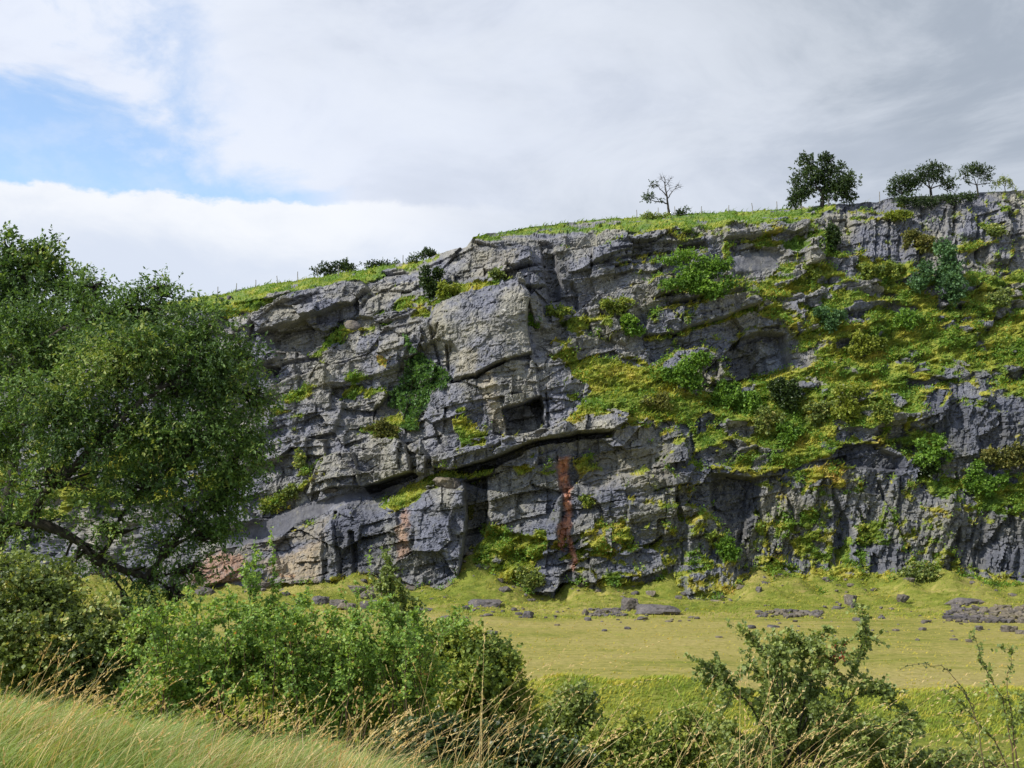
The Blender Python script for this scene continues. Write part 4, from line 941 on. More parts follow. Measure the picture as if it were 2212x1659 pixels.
BOULDERS = [  # x, y of the middle, width, height, label
    (440, 1277, 34, 17, 'dark slanting boulder at the foot of the grey scree, left end of the meadow'),
    (568, 1260, 24, 13, 'pale squat boulder at the right end of the small grey scree fan'),
    (650, 1299, 16, 20, 'thin pale stone slab leaning alone on the meadow left of the boulder heap'),
    (694, 1295, 28, 22, 'leftmost boulder of the grey heap below the buff quarry corner'),
    (730, 1300, 40, 21, 'long low boulder in the front row of the grey heap, second from its left end'),
    (752, 1307, 38, 20, 'front boulder at the bottom middle of the grey heap'),
    (771, 1269, 34, 18, 'flat turf-edged boulder at the back of the grey heap'),
    (797, 1283, 26, 24, 'upright boulder standing in the middle of the grey heap'),
    (790, 1305, 28, 22, 'boulder in front of the upright one in the grey heap'),
    (813, 1303, 26, 22, 'rightmost boulder of the grey heap behind the tall sapling'),
    (835, 1251, 42, 20, 'broad grey boulder against the foot of the face above the heap'),
    (916, 1315, 36, 11, 'low flat grey boulder just right of the tall sapling on the meadow'),
    (1051, 1300, 72, 22, 'long dark slab embedded at the foot of the yellow grass slope'),
    (1008, 1311, 15, 10, 'small grey stone left of the long dark slab'),
    (967, 1331, 22, 8, 'flat stone in the meadow below and left of the long dark slab'),
    (1140, 1326, 25, 20, 'square dark brown block standing on the meadow'),
    (1122, 1325, 15, 9, 'small dark stone touching the left side of the square brown block'),
    (1055, 1327, 19, 8, 'small pointed stone on the meadow between long slab and square block'),
    (1110, 1315, 11, 10, 'tiny grey stone up the slope from the square brown block'),
    (1062, 1365, 25, 13, 'lone dark rounded boulder in the open meadow above the round green bush'),
    (1265, 1320, 14, 16, 'dark stone at the left end of the central rubble patch'),
    (1268, 1336, 14, 11, 'dark stone on the meadow just below the central rubble patch'),
    (1420, 1312, 82, 26, 'large wedge-shaped grey rock with turf on its back at the cliff foot'),
    (1365, 1301, 38, 30, 'rounded grey rock just left of the large wedge-shaped rock'),
    (1387, 1334, 26, 9, 'low stones in front of the large wedge-shaped rock'),
    (1306, 1361, 11, 7, 'tiny stone in the open meadow below the central rubble patch, the left of two'),
    (1356, 1356, 13, 8, 'tiny stone in the open meadow below the central rubble patch, the right of two'),
    (1204, 1349, 11, 5, 'tiny flat pale stone in the meadow right of the square brown block'),
    (1445, 1341, 19, 5, 'flat narrow stone in the grass below the large wedge-shaped rock'),
    (1554, 1375, 19, 6, 'flat brown stone in the meadow left of the dark gorse clump'),
    (1501, 1333, 22, 7, 'low brown stone between the wedge-shaped rock and the dark gorse clump'),
    (1625, 1353, 17, 10, 'pale pointed stone below the dark gorse clump'),
    (1671, 1352, 22, 8, 'dark flat stone below the left part of the rubble band'),
    (1639, 1271, 13, 14, 'small boulder high on the grass apron above the dark gorse clump'),
    (1838, 1294, 24, 28, 'upright jagged rock sticking out of the right-hand grass apron'),
    (1812, 1312, 26, 11, 'low rock in the grass apron just left below the upright jagged rock'),
    (1949, 1290, 22, 19, 'dark brown rock in the grass apron below the flat dark shrub'),
    (2082, 1296, 64, 20, 'broad broken outcrop on the grass apron above the right rubble pile'),
    (1860, 1337, 26, 11, 'brown stone on the meadow edge below the upright jagged rock'),
    (1903, 1333, 18, 8, 'small brown stone right of the one on the meadow edge below the jagged rock'),
    (2000, 1341, 24, 9, 'flat dark stone left of the right rubble pile'),
    (1993, 1357, 18, 10, 'dark rounded stone on the meadow below the left end of the right rubble pile'),
    (1935, 1360, 18, 7, 'flat grey stone on the meadow, left of the dark rounded one'),
    (1983, 1381, 9, 6, 'tiny dark stone lowest on the right-hand meadow, left of three'),
    (2060, 1380, 16, 7, 'flat dark stone lowest on the right-hand meadow, middle of three'),
    (2094, 1383, 15, 10, 'dark stone lowest on the right-hand meadow, right of three'),
    (2114, 1355, 20, 12, 'dark angular boulder just below the right rubble pile'),
    (2179, 1357, 30, 18, 'pale grey boulder below the right rubble pile near the right edge'),
    (2209, 1364, 22, 12, 'dark boulder cut by the right edge of the picture'),
    (965, 1037, 62, 26, 'flat-topped pale boulder lying on the grass terrace under the long overhang'),
    (478, 645, 12, 9, 'left one of two rounded boulders on the grassy brow by the big willow'),
    (494, 641, 9, 9, 'right one of two rounded boulders on the grassy brow by the big willow'),
    (760, 698, 28, 20, 'dark block perched on the grass ledge below the upper left overhang'),
    (715, 1057, 26, 14, 'small dark block at the left foot of the leaning grey block'),
    (510, 1128, 30, 22, 'rounded grey boulder at the upper left end of the grey scree'),
]
for i, (x, y, w, h, lab) in enumerate(BOULDERS):
    p = drop(x, y + h * 0.42)
    k = p[1] / FPX; wm, hm = w * k, h * k
    big = max(w, h) > 20
    V, F = rock_mesh((wm, 0.5 * (wm + hm) * 1.05, hm * 1.2), 300 + i, 0.15 if w > 1.7 * h else 0.0, 3 if big else 2)
    a = np.random.default_rng(i).uniform(-0.35, 0.35)
    c, s = math.cos(a), math.sin(a)
    V = V @ np.array([[c, s, 0], [-s, c, 0], [0, 0, 1]])
    p[2] += hm * 0.20
    o = link('boulder', mesh_np('boulder', V, F, M_ROCK), None, [float(v) for v in p])
    tag(o, lab, 'boulder', 'fallen boulders below the quarry face' if y > 1200 else None)

def rubble(name, label, spots, seed):
    rng = np.random.default_rng(seed); Vs, Fs, off = [], [], 0
    for x0, x1, y0, y1, n, s0, s1 in spots:
        for j in range(n):
            x, y = rng.uniform(x0, x1), rng.uniform(y0, y1)
            p = drop(x, y); sz = rng.uniform(s0, s1) * p[1] / FPX
            V, F = rock_mesh((sz * 1.3, sz, sz * 0.85), seed * 100 + j, 0, 1)
            Vs.append(V + p + np.array([0, 0, sz * 0.18])); Fs.append(F + off); off += len(V)
    o = link(name, mesh_np(name, np.concatenate(Vs), np.concatenate(Fs), M_ROCK))
    return tag(o, label, 'rubble', None, 'stuff')
rubble('rubble_pile', 'broad pile of grey broken stones at the right edge of the meadow', [(2035, 2240, 1318, 1346, 150, 7, 17), (2060, 2230, 1312, 1330, 40, 8, 18)], 41)
rubble('rubble_patch', 'small patch of broken stones in the middle of the meadow edge', [(1275, 1350, 1317, 1332, 60, 5, 12)], 42)
rubble('rubble_band', 'low band of rubble right of the dark gorse clump', [(1640, 1775, 1321, 1335, 80, 6, 14)], 43)
rubble('scattered_stones', 'small stones scattered over the meadow and aprons', [(980, 1500, 1312, 1345, 45, 3, 8), (1650, 2212, 1300, 1350, 50, 3, 9), (560, 1000, 1290, 1330, 25, 3, 8), (1700, 2200, 1345, 1385, 16, 3, 6)], 44)

def foot_line(x):
    """where the face comes down to the ground in column x"""
    j = int(np.clip(np.searchsorted(CX[0], x), 1, CX.shape[1] - 2))
    col = CP[:, j]; g = ground_z(col[:, 0], col[:, 1])
    i = int(np.argmax(col[:, 2] > g + 0.05)); return col[i].copy()
def foot_rubble():
    rng = np.random.default_rng(61); Vs, Fs, off = [], [], 0
    for k in range(330):
        x = rng.uniform(430, 2240)
        if noise2(np.array([x / 60.0]), np.array([0.5]), 3)[0] < -0.15 and rng.random() < 0.8: continue
        p = foot_line(x); p[1] -= rng.random() ** 2 * 3.5; p[2] = float(ground_z(p[0], p[1])); sz = 0.15 + 0.75 * rng.random() ** 3
        V, F = rock_mesh((sz * 1.35, sz, sz * 0.95), 9000 + k, 0, 2 if sz > .5 else 1)
        Vs.append(V + p + np.array([0, 0, sz * 0.1])); Fs.append(F + off); off += len(V)
    tag(link('fallen_scree', mesh_np('fallen_scree', np.concatenate(Vs), np.concatenate(Fs), M_ROCK)), 'broken stones fallen along the foot of the quarry face', 'scree', None, 'stuff')
foot_rubble()

# ------------------------------------------------------------------ turf tufts (nobody could count them)
def build_tufts():
    rng = np.random.default_rng(5)
    w = (CG > 0.5) & (CX > -120) & (CX < 2330)
    ii = np.argwhere(w); ii = ii[rng.choice(len(ii), min(62000, len(ii)), replace=False)]
    P = CP[ii[:, 0], ii[:, 1]]
    hue = np.clip(CHUE[ii[:, 0], ii[:, 1]] - 0.06 + 0.22 * fbm(P[:, 0] / 2.5, P[:, 2] / 2.0, 3, 77) + 0.10 * rng.normal(size=len(P)), 0, 1)
    V, F, t = blades(P + rng.normal(size=P.shape) * 0.05, 0.18 + 0.5 * rng.random(len(P)) ** 2.5, np.stack([0.45 + 0.3 * rng.normal(size=len(P)), -0.55 + 0.3 * rng.normal(size=len(P)), 0 * hue], -1), 0.6 + 0.7 * rng.random(len(P)), 0.07 + 0.12 * rng.random(len(P)), rng, 2, hue)
    return tag(link('cliff_turf', mesh_np('cliff_turf', V, F, M_TURFBLADE, False, {'v': t})), 'yellow-green turf tussocks hanging on the quarry ledges', 'turf', None, 'stuff')
build_tufts()

def build_bank_grass():
    rng = np.random.default_rng(6)
    Y = np.concatenate([rng.uniform(38, 58, 9000), rng.uniform(56, 66.5, 34000), rng.uniform(66, 102, 7000), rng.uniform(102, 122, 24000)])
    X = (rng.random(len(Y)) - 0.44) * Y * 1.05
    Z = ground_z(X, Y)
    mead = Y > 66
    hue = np.where(mead, 0.62, 0.36) - 0.26 * (Y > 102) + 0.26 * fbm(X / 2.5, Y / 2.0, 3, 17) + 0.10 * rng.normal(size=len(Y))
    foot = Y > 102
    hgt = np.where(mead, 0.04 + 0.16 * rng.random(len(Y)) ** 3, 0.10 + 0.26 * rng.random(len(Y)) ** 1.5) + foot * 0.22 * rng.random(len(Y)) ** 2
    wd = np.where(mead, 0.05 + 0.08 * rng.random(len(Y)), 0.012 + 0.0009 * Y)
    V, F, t = blades(np.stack([X, Y, Z], -1), hgt, np.stack([0.5 + 0.3 * rng.normal(size=len(Y)), 0.3 * rng.normal(size=len(Y)), 0 * Y], -1), 0.5 + 0.6 * rng.random(len(Y)), wd, rng, 2, np.clip(hue, 0, 1))
    return tag(link('bank_grass', mesh_np('bank_grass', V, F, M_TURFBLADE, False, {'v': t})), 'rough green grass on the bank and hollow below the meadow', 'grass', None, 'stuff')
build_bank_grass()

# ------------------------------------------------------------------ shrubs rooted on the quarry face
G = 'shrubs growing on the quarry face'
for k, (x, y, rx, ry, leaf, n, lab) in enumerate([
    (936, 606, 30, 40, M_DARKLEAF, 620, 'dark evergreen shrub at the left end of the sloping grass ledge'),
    (968, 628, 20, 24, M_LIME, 300, 'yellow-green bush nestled right of the dark evergreen shrub'),
    (1072, 588, 17, 15, M_THORN, 240, 'small green bush at the upper end of the sloping grass ledge'),
    (1505, 588, 74, 56, M_BRIGHT, 1500, 'large spreading green bush below the rim overhang'),
    (1328, 660, 30, 22, M_GORSE, 420, 'rounded green bush on the ledge right of the buttress, the upper of two'),
    (1362, 704, 28, 24, M_BRIGHT, 420, 'dark green bush hanging over a pale block, the lower of two'),
    (1157, 688, 17, 19, M_BRIGHT, 240, 'little bright green bush on the right edge of the great slab'),
    (1482, 802, 66, 40, M_BRIGHT, 1200, 'broad hawthorn bush at the top right of the yellow grass slope'),
    (1610, 862, 46, 42, M_BRIGHT, 800, 'green bush below the dark hollow, left of a twin'),
    (1692, 852, 46, 36, M_DARKLEAF, 800, 'dull dark bush below the dark hollow, right of a twin'),
    (1985, 520, 36, 34, M_OLIVE, 520, 'dull dark shrub against the upper cliff behind the big blue-green bush'),
    (2040, 592, 58, 72, M_BLUELEAF, 1700, 'big blue-green sallow bush on the upper right slope'),
    (1795, 684, 29, 28, M_BLUELEAF, 520, 'compact dark green bush left of the upper right slope'),
    (1862, 745, 42, 30, M_LIME, 560, 'lime-green sapling in the middle of the right slope'),
    (1832, 868, 42, 46, M_LIME, 640, 'yellow-green saplings above the curved dark overhang'),
    (1905, 888, 24, 30, M_GORSE, 300, 'small yellow bush on the ledge right of the yellow-green saplings'),
    (2010, 975, 40, 36, M_BRIGHT, 640, 'fresh green bush under the fluted right outcrop'),
    (2130, 1030, 42, 40, M_BRIGHT, 700, 'bright green round bush on the lower right ledge'),
    (2172, 985, 44, 28, M_OLIVE, 460, 'dull olive shrub behind the bright round bush'),
    (1570, 1186, 24, 30, M_BRIGHT, 340, 'small bright sapling low on the fluted wall'),
    (1146, 1244, 31, 28, M_THORN, 480, 'dark green bush on the yellow grass slope at the foot of the face'),
    (1996, 1236, 48, 28, M_THORN, 560, 'flat dark shrub at the foot of the fluted right wall'),
    (1602, 1309, 36, 22, M_THORN, 520, 'dark gorse clump on the meadow edge'),
    (650, 990, 21, 26, M_THORN, 360, 'green bush left of the leaning grey block'),
    (628, 1063, 17, 19, M_THORN, 260, 'little dark bush at the top of the grey scree'),
    (588, 1086, 28, 22, M_GORSE, 300, 'yellowish bush beside the willow above the scree'),
    (1872, 590, 28, 20, M_GORSE, 340, 'yellow-green shrub under the upper right cliff, left of two'),
    (1928, 582, 22, 24, M_GORSE, 340, 'yellow-green shrub under the upper right cliff, right of two'),
    (1802, 505, 15, 38, M_DARKLEAF, 320, 'narrow dark shrub in the cleft of the upper cliff'),
    (1012, 1100, 14, 26, M_OLIVE, 130, 'thin grey-green sapling in the shaded recess of the lower wall'),
    (825, 930, 44, 26, M_OLIVE, 480, 'olive scrub on the ledge below the ivy'),
    (1648, 905, 30, 26, M_THORN, 340, 'low shrub below the green twin bushes'),
    (1705, 935, 26, 26, M_BRIGHT, 300, 'ferny light green plant on the lower right slope'),
    (1270, 1082, 17, 14, M_GORSE, 150, 'small round bush right of the red streak'),
    (1560, 850, 30, 30, M_BRIGHT, 360, 'bright bush between the hawthorn and the green twin bushes'),
    (1960, 690, 34, 24, M_BRIGHT, 340, 'low bright shrub left below the big blue-green bush'),
    (2160, 640, 34, 22, M_THORN, 320, 'dark low shrub on the slope by the right edge'),
    (1940, 463, 30, 12, M_LIME, 260, 'low yellow-green shrub on the rim under the windswept trees'),
    (2150, 500, 20, 16, M_THORN, 200, 'small shrub high on the right cliff'),
    (1425, 865, 26, 20, M_OLIVE, 220, 'low olive shrub on the yellow grass slope'),
    (1205, 670, 26, 16, M_GORSE, 220, 'flowering gorse in the gully right of the great slab'),
    (1770, 890, 30, 24, M_THORN, 300, 'dark shrub in the hollow left of the yellow-green saplings'),
    (2010, 1010, 30, 20, M_DARKLEAF, 260, 'dark shrub in the shade under the fluted right outcrop'),
    (1745, 590, 22, 26, M_GORSE, 220, 'yellowish shrub beside the pale rock pillar'),
]):
    bush_far('shrub', lab, 'shrub', x, y, rx, ry, leaf, 500 + k, int(n * 1.25), group=G, L=0.25)

def build_scrub():
    """low leafy undergrowth among the turf"""
    rng = np.random.default_rng(15)
    n1 = fbm(CP[..., 0] / 3.0, CP[..., 2] / 2.0, 3, 191)
    w = (CG > 0.4) & (CX > 560) & (CX < 2260) & (CYP < 1235) & (n1 > 0.22 - 0.18 * sstep(CX, 1250, 1600)) & (CYP > sky_y(CX) + 8)
    ii = np.argwhere(w); ii = ii[rng.choice(len(ii), min(3600, len(ii)), replace=False)]
    P = np.repeat(CP[ii[:, 0], ii[:, 1]], 9, 0) + rng.normal(size=(len(ii) * 9, 3)) * np.array([0.24, 0.2, 0.17]) + np.array([0, -0.12, 0.12])
    ft = []
    for k in range(420):
        x = rng.uniform(560, 2240)
        if noise2(np.array([x / 45.0]), np.array([7.5]), 4)[0] < 0.0: continue
        f = foot_line(x); f[1] -= rng.random() * 0.8; f[2] += 0.15; ft.append(f + rng.normal(size=(9, 3)) * np.array([0.22, 0.2, 0.18]))
    P = np.concatenate([P] + ft)
    D = unit(rng.normal(size=P.shape) * 0.7 + np.array([0, -0.3, 0.35]))
    V, F = leaf_quads(P, D, 0.15 + 0.15 * rng.random(len(P)), 0.36, rng)
    t = np.clip(0.42 + 0.35 * fbm(P[:, 0] / 2.2, P[:, 2] / 2.2, 3, 193) + 0.14 * rng.normal(size=len(P)), 0, 1)
    tag(link('cliff_scrub', mesh_np('cliff_scrub', V, F, M_BRIGHT, False, {'v': np.repeat(t, 4)})), 'low bright green undergrowth among the turf of the quarry ledges', 'undergrowth', None, 'stuff')
build_scrub()

# ivy curtain
def build_ivy():
    rng = np.random.default_rng(9)
    poly = [(873, 728), (888, 740), (905, 765), (950, 790), (972, 815), (965, 835), (930, 850), (922, 880), (905, 900), (900, 925), (872, 925), (868, 890), (845, 880), (842, 850), (868, 810), (885, 775)]
    x = rng.uniform(838, 975, 9000); y = rng.uniform(725, 928, 9000)
    x2 = x + 8 * noise2(x / 18, y / 18, 3); y2 = y + 8 * noise2(x / 18, y / 18, 4)
    k = poly_sd(x2, y2, poly) > 0; x, y = x[k], y[k]
    base = on_cliff(868, 918)
    root = thing('ivy', 'thick green ivy curtain hanging down the face left of the great slab', 'ivy', base)
    j = np.clip(np.searchsorted(CX[0], x), 1, CX.shape[1] - 2); i = np.abs(CYP[:, j] - y[None]).argmin(0)
    P = CP[i, j].copy(); lump = np.abs(fbm(P[:, 0] / 1.3, P[:, 2] / 1.3, 3, 8))
    P[:, 1] -= 0.15 + 1.3 * lump * rng.random(len(P)) ** 0.4
    D = unit(np.array([-0.2, -0.8, 0.1]) + rng.normal(size=P.shape) * 0.55)
    V, F = leaf_quads(P, D, 0.22 + 0.16 * rng.random(len(P)), 0.5, rng)
    tone = np.clip(0.45 + 0.3 * fbm(P[:, 0] / 1.0, P[:, 2] / 1.0, 3, 12) + 0.15 * rng.normal(size=len(P)), 0, 1)
    part('foliage', root, V, F, M_IVY, False, {'v': np.repeat(tone, 4)})
    st = np.array([on_cliff(870, 915), on_cliff(880, 870), on_cliff(890, 820), on_cliff(880, 760)]); st[:, 1] -= 0.12
    V, F = tubes(st[None], np.array([[.08, .07, .05, .03]]), 6); part('stem', root, V, F, M_BARK, True)
build_ivy()

# ------------------------------------------------------------------ skyline: trees, shrubs, fence posts
def brow(x, up=0.0):
    p = at(x, sky_y(x) + 1.5, float(sky_Y(x)) - 0.6); p[2] -= up; return p
def sky_tree(name, label, x, lobes, leaf, seed, n, trunk_top, r=0.2, L=0.26, dy=0.0, bark=None, clumps=8, csize=0.45):
    Y = float(sky_Y(x)) - 0.6 + dy
    base = brow(x, 0.2)
    return crown_plant(name, label, 'tree', base, lobes, Y, leaf, bark or M_BARK, seed, n, 0.5, 8, L, 0.36, r, clumps=clumps, csize=csize, droop=0.05, trunk_to=at(trunk_top[0], trunk_top[1], Y), twig_r=0.012, limb_frac=0.5, sag=0.05)
sky_tree('broadleaf_tree', 'large round dark green tree standing on the cliff rim', 1775, [(1742, 385, 34, 28), (1798, 362, 32, 28), (1768, 408, 46, 30), (1818, 402, 34, 26), (1733, 424, 30, 20), (1790, 342, 17, 13), (1832, 380, 18, 16), (1716, 436, 22, 11), (1828, 431, 26, 11), (1752, 352, 28, 18)], M_DARKLEAF, 701, 1800, (1778, 418), 0.30)
sky_tree('hawthorn_tree', 'windswept hawthorn with a flat spreading crown on the rim', 2012, [(2000, 376, 34, 16), (2030, 370, 28, 16), (1984, 388, 26, 12), (2046, 395, 24, 11), (2052, 406, 20, 7), (2010, 360, 22, 10), (1978, 400, 18, 7)], M_DARKLEAF, 702, 720, (2010, 408), 0.20, 0.2)
sky_tree('hawthorn_tree', 'smaller bushy hawthorn left of the windswept one on the rim', 1950, [(1942, 395, 20, 13), (1956, 386, 17, 11), (1933, 410, 20, 9), (1962, 406, 17, 9), (1925, 418, 12, 6)], M_DARKLEAF, 703, 420, (1948, 418), 0.14, 0.2)
sky_tree('hawthorn_tree', 'small umbrella-shaped thorn tree alone near the right end of the rim', 2113, [(2100, 370, 21, 11), (2121, 372, 21, 11), (2084, 378, 11, 6), (2132, 384, 11, 5), (2110, 361, 17, 7), (2090, 395, 10, 3.5), (2131, 397, 10, 3.5)], M_DARKLEAF, 704, 380, (2110, 400), 0.13, 0.18)
sky_tree('thorn_sapling', 'spindly pale yellow-green sapling rightmost on the rim', 2172, [(2158, 393, 14, 5), (2176, 390, 13, 5), (2187, 399, 8, 5), (2150, 400, 8, 4)], M_LIME, 705, 120, (2170, 402), 0.06, 0.16)
sky_tree('rim_bush', 'widest dark bush behind the fence on the left brow', 725, [(708, 584, 26, 13), (735, 578, 24, 14), (755, 584, 20, 10), (690, 588, 12, 7)], M_DARKLEAF, 706, 420, (725, 590), 0.1, 0.24, 3)
sky_tree('rim_bush', 'low flat dark bush in the middle of the left brow', 815, [(800, 576, 18, 6), (825, 571, 22, 8), (848, 572, 14, 6)], M_DARKLEAF, 707, 260, (815, 578), 0.08, 0.22, 3)
sky_tree('rim_bush', 'small dark bush at the right end of the left brow', 915, [(900, 558, 16, 6), (920, 551, 18, 8), (938, 550, 9, 6)], M_DARKLEAF, 708, 220, (915, 560), 0.07, 0.22, 2)
sky_tree('rim_bush', 'dark scrub under the windswept hawthorns on the rim', 2000, [(1965, 432, 26, 9, -1), (2005, 436, 34, 10, -1), (2050, 428, 28, 8, -1), (2090, 424, 22, 6, -1)], M_DARKLEAF, 709, 600, (2000, 438), 0.08, 0.2, -0.5)
sky_tree('rim_bush', 'scrubby bush at the foot of the bare tree on the rim', 1476, [(1474, 458, 10, 8), (1470, 462, 12, 5), (1482, 452, 6, 5)], M_DARKLEAF, 710, 130, (1475, 462), 0.05, 0.18)
sky_tree('rim_bush', 'grassy dark tussock bush left of the bare tree on the rim', 1420, [(1405, 470, 20, 6, -2), (1432, 468, 16, 6, -2)], M_THORN, 711, 220, (1420, 472), 0.05, 0.2, -1)

def bare_tree():
    rng = np.random.default_rng(77); Y = float(sky_Y(1445)) - 0.6
    root = thing('bare_tree', 'gnarled half-bare tree with one leafy limb on the rim', 'tree', brow(1445, 0.2))
    limbs = [([(1446, 468), (1444, 452), (1441, 436), (1440, 420), (1436, 402), (1437, 388), (1433, 380)], .19), ([(1441, 440), (1430, 436), (1416, 436), (1405, 430), (1396, 424)], .10), ([(1441, 424), (1430, 412), (1420, 402), (1411, 396)], .09), ([(1443, 428), (1450, 418), (1458, 408), (1470, 404)], .08), ([(1437, 402), (1446, 392), (1449, 384)], .06), ([(1420, 402), (1414, 404), (1408, 402)], .04), ([(1436, 396), (1430, 388), (1428, 382)], .05), ([(1458, 408), (1462, 402), (1466, 399)], .03), ([(1440, 416), (1446, 408), (1445, 398)], .05)]
    for i, (pts, r) in enumerate(limbs):
        p = np.array([at(x, y, Y + rng.normal() * 0.15 * (j > 0)) for j, (x, y) in enumerate(pts)])
        tt = np.linspace(0, len(p) - 1, 12); a = np.clip(tt.astype(int), 0, len(p) - 2); f = (tt - a)[:, None]
        q = p[a] * (1 - f) + p[a + 1] * f; q[1:] += rng.normal(size=(11, 3)) * 0.035
        V, F = tubes(q[None], (r * (1 - 0.82 * np.linspace(0, 1, 12)))[None], 6)
        tw0 = q[rng.integers(5, 12, 16)]; d = unit(rng.normal(size=(16, 3)) + np.array([0, 0, .5])); tw = bezier(tw0, tw0 + d * .35, tw0 + d * .6 + rng.normal(size=(16, 3)) * .12, 4)
        V2, F2 = tubes(tw, np.repeat(np.array([[.02, .016, .012, .006]]), 16, 0), 3)
        part('trunk' if i == 0 else 'limb', root, np.concatenate([V, V2]), np.concatenate([F, F2 + len(V)]), M_BARK, True)
    C, Rr = lobes_px([(1402, 424, 12, 9), (1396, 432, 9, 6), (1412, 397, 9, 5), (1424, 434, 7, 4)], Y)
    V, F, t, _ = sprays(C, Rr, 110, rng, 0.4, 8, 0.2, 0.36); part('crown', root, V, F, M_DARKLEAF, False, {'v': t})
bare_tree()

POSTS = [(472, 'by the big willow, first from the left'), (512, 'second from the left'), (554, 'third from the left'), (600, 'fourth from the left'), (644, 'fifth from the left'), (687, 'in front of the widest dark bush'), (732, 'at the right end of the widest dark bush'), (871, 'alone left of the small dark bush'),
         (1375, 'first left of the bare tree'), (1421, 'just left of the bare tree'), (1457, 'just right of the bare tree'), (1514, 'first right of the scrubby bush by the bare tree'), (1573, 'second right of the scrubby bush by the bare tree'), (1624, 'third right of the scrubby bush by the bare tree'), (1677, 'just left of the large round tree'), (1730, 'before the left side of the large round tree'), (1787, 'before the trunk of the large round tree'), (1898, 'midway between the large round tree and the hawthorns')]
for i, (x, where) in enumerate(POSTS):
    p = brow(x); p[1] -= 0.4; rng = np.random.default_rng(i); h = 0.95 + 0.2 * rng.random()
    q = np.array([[0, 0, -.4], [0.0, 0, h * .5], [0.03 * rng.normal(), 0, h], [0.03 * rng.normal(), 0, h + .02]])
    V, F = tubes(q[None], np.array([[.055, .055, .05, .012]]), 6)
    tag(link('fence_post', mesh_np('fence_post', V, F, M_POST), None, [float(c) for c in p]), 'thin fence post on the skyline, ' + where, 'fence post', 'fence posts along the rim')
# ------------------------------------------------------------------ foreground trees and bushes
crown_plant('willow_tree', 'big spreading willow filling the left side with arching low branches', 'tree', foot_at(-70, 28), [
    (60, 770, 130, 85, 1), (195, 690, 105, 85, 1), (330, 675, 95, 70, .5), (430, 725, 88, 78, 0), (250, 790, 130, 90, -1), (380, 830, 115, 88, -.8), (492, 845, 78, 78, 0), (100, 890, 140, 90, -1.2), (250, 925, 130, 85, -1.6), (420, 960, 115, 80, -.6), (505, 1000, 55, 80, .4), (480, 1080, 58, 60, .3),
    (330, 1050, 105, 62, -.8, .7), (140, 1030, 120, 78, -1, .6), (420, 1110, 70, 56, .2, .8), (250, 1140, 85, 36, -.6, .5), (370, 1180, 70, 40, 0, .6), (315, 1250, 56, 34, 0, .45), (330, 1315, 44, 46, -.2, .7), (60, 1130, 110, 50, -.6, .5), (200, 1210, 80, 36, -.3, .4), (420, 1230, 50, 36, .2, .5), (385, 1290, 36, 36, 0, .5), (-20, 960, 110, 110, -.4), (-140, 800, 130, 130, 0), (-140, 1010, 110, 110, .5), (205, 618, 44, 26, 1.2), (352, 622, 42, 22, .8), (60, 700, 70, 45, 1.4), (520, 770, 44, 44, .4), (545, 860, 40, 50, .4), (545, 950, 36, 46, .4), (450, 1160, 30, 24, .2), (270, 1320, 28, 24, 0)],
    28, M_WILLOW, M_BARK, 801, 12500, 0.46, 10, 0.108, 0.24, 0.27, clumps=12, csize=0.42, droop=0.30, trunk_to=at(-30, 1190, 28), twig_r=0.005, shell=0.62, limb_frac=0.15, sag=0.10)
crown_plant('willow_tree', 'darker tree top rising behind the big willow at the left edge', 'tree', foot_at(-60, 36), [
    (-60, 610, 110, 85), (50, 590, 85, 62), (125, 612, 58, 55), (15, 535, 46, 34), (85, 545, 40, 36), (165, 650, 46, 46), (60, 670, 100, 70), (-90, 720, 120, 100), (185, 690, 40, 40), (110, 730, 90, 50)],
    36, M_WILLOW, M_BARK, 802, 3000, 0.42, 10, 0.135, 0.28, 0.28, clumps=10, csize=0.42, droop=0.1, twig_r=0.006, limb_frac=0.5)
crown_plant('hawthorn_hedge', 'dense dark hawthorn hedge under the willow at the left edge', 'hedge', foot_at(60, 17), [
    (-60, 1290, 110, 80), (70, 1300, 105, 70), (175, 1335, 95, 62), (270, 1375, 75, 52), (40, 1390, 150, 70, -.4), (205, 1410, 110, 66, -.4), (320, 1430, 60, 56, 0), (-60, 1430, 110, 60), (120, 1470, 150, 46, -.2), (270, 1475, 90, 44, -.2), (120, 1250, 45, 30, .3), (10, 1225, 60, 30, .4)],
    17, M_THORN, M_BARK, 803, 6800, 0.20, 9, 0.062, 0.48, 0.07, clumps=12, csize=0.42, droop=0.05, twig_r=0.003, limb_frac=0.25, trunk_name='stem')
# wild rose thicket
crown_plant('rose_thicket', 'wide thicket of wild rose with pale green leaves in the foreground', 'bush', foot_at(620, 14), [
    (385, 1425, 90, 66), (480, 1430, 80, 56), (560, 1395, 70, 60), (640, 1430, 80, 56), (720, 1410, 66, 56), (800, 1440, 80, 50), (865, 1410, 46, 46), (905, 1465, 60, 50), (330, 1490, 80, 66, -.2), (450, 1500, 130, 86, -.4, .7), (600, 1505, 140, 86, -.5, .6), (745, 1505, 125, 80, -.4, .6), (860, 1520, 90, 80, -.2, .6), (560, 1590, 170, 56, -.1, .22), (760, 1600, 150, 56, -.1, .22), (560, 1330, 36, 30, .2), (400, 1350, 40, 30, .3)],
    14, M_ROSE, M_TWIG, 804, 4300, 0.17, 9, 0.046, 0.46, 0.035, clumps=15, csize=0.32, droop=0.08, twig_r=0.0025, limb_frac=0.25, trunk_name='stem', sag=0.05, shell=0.35)
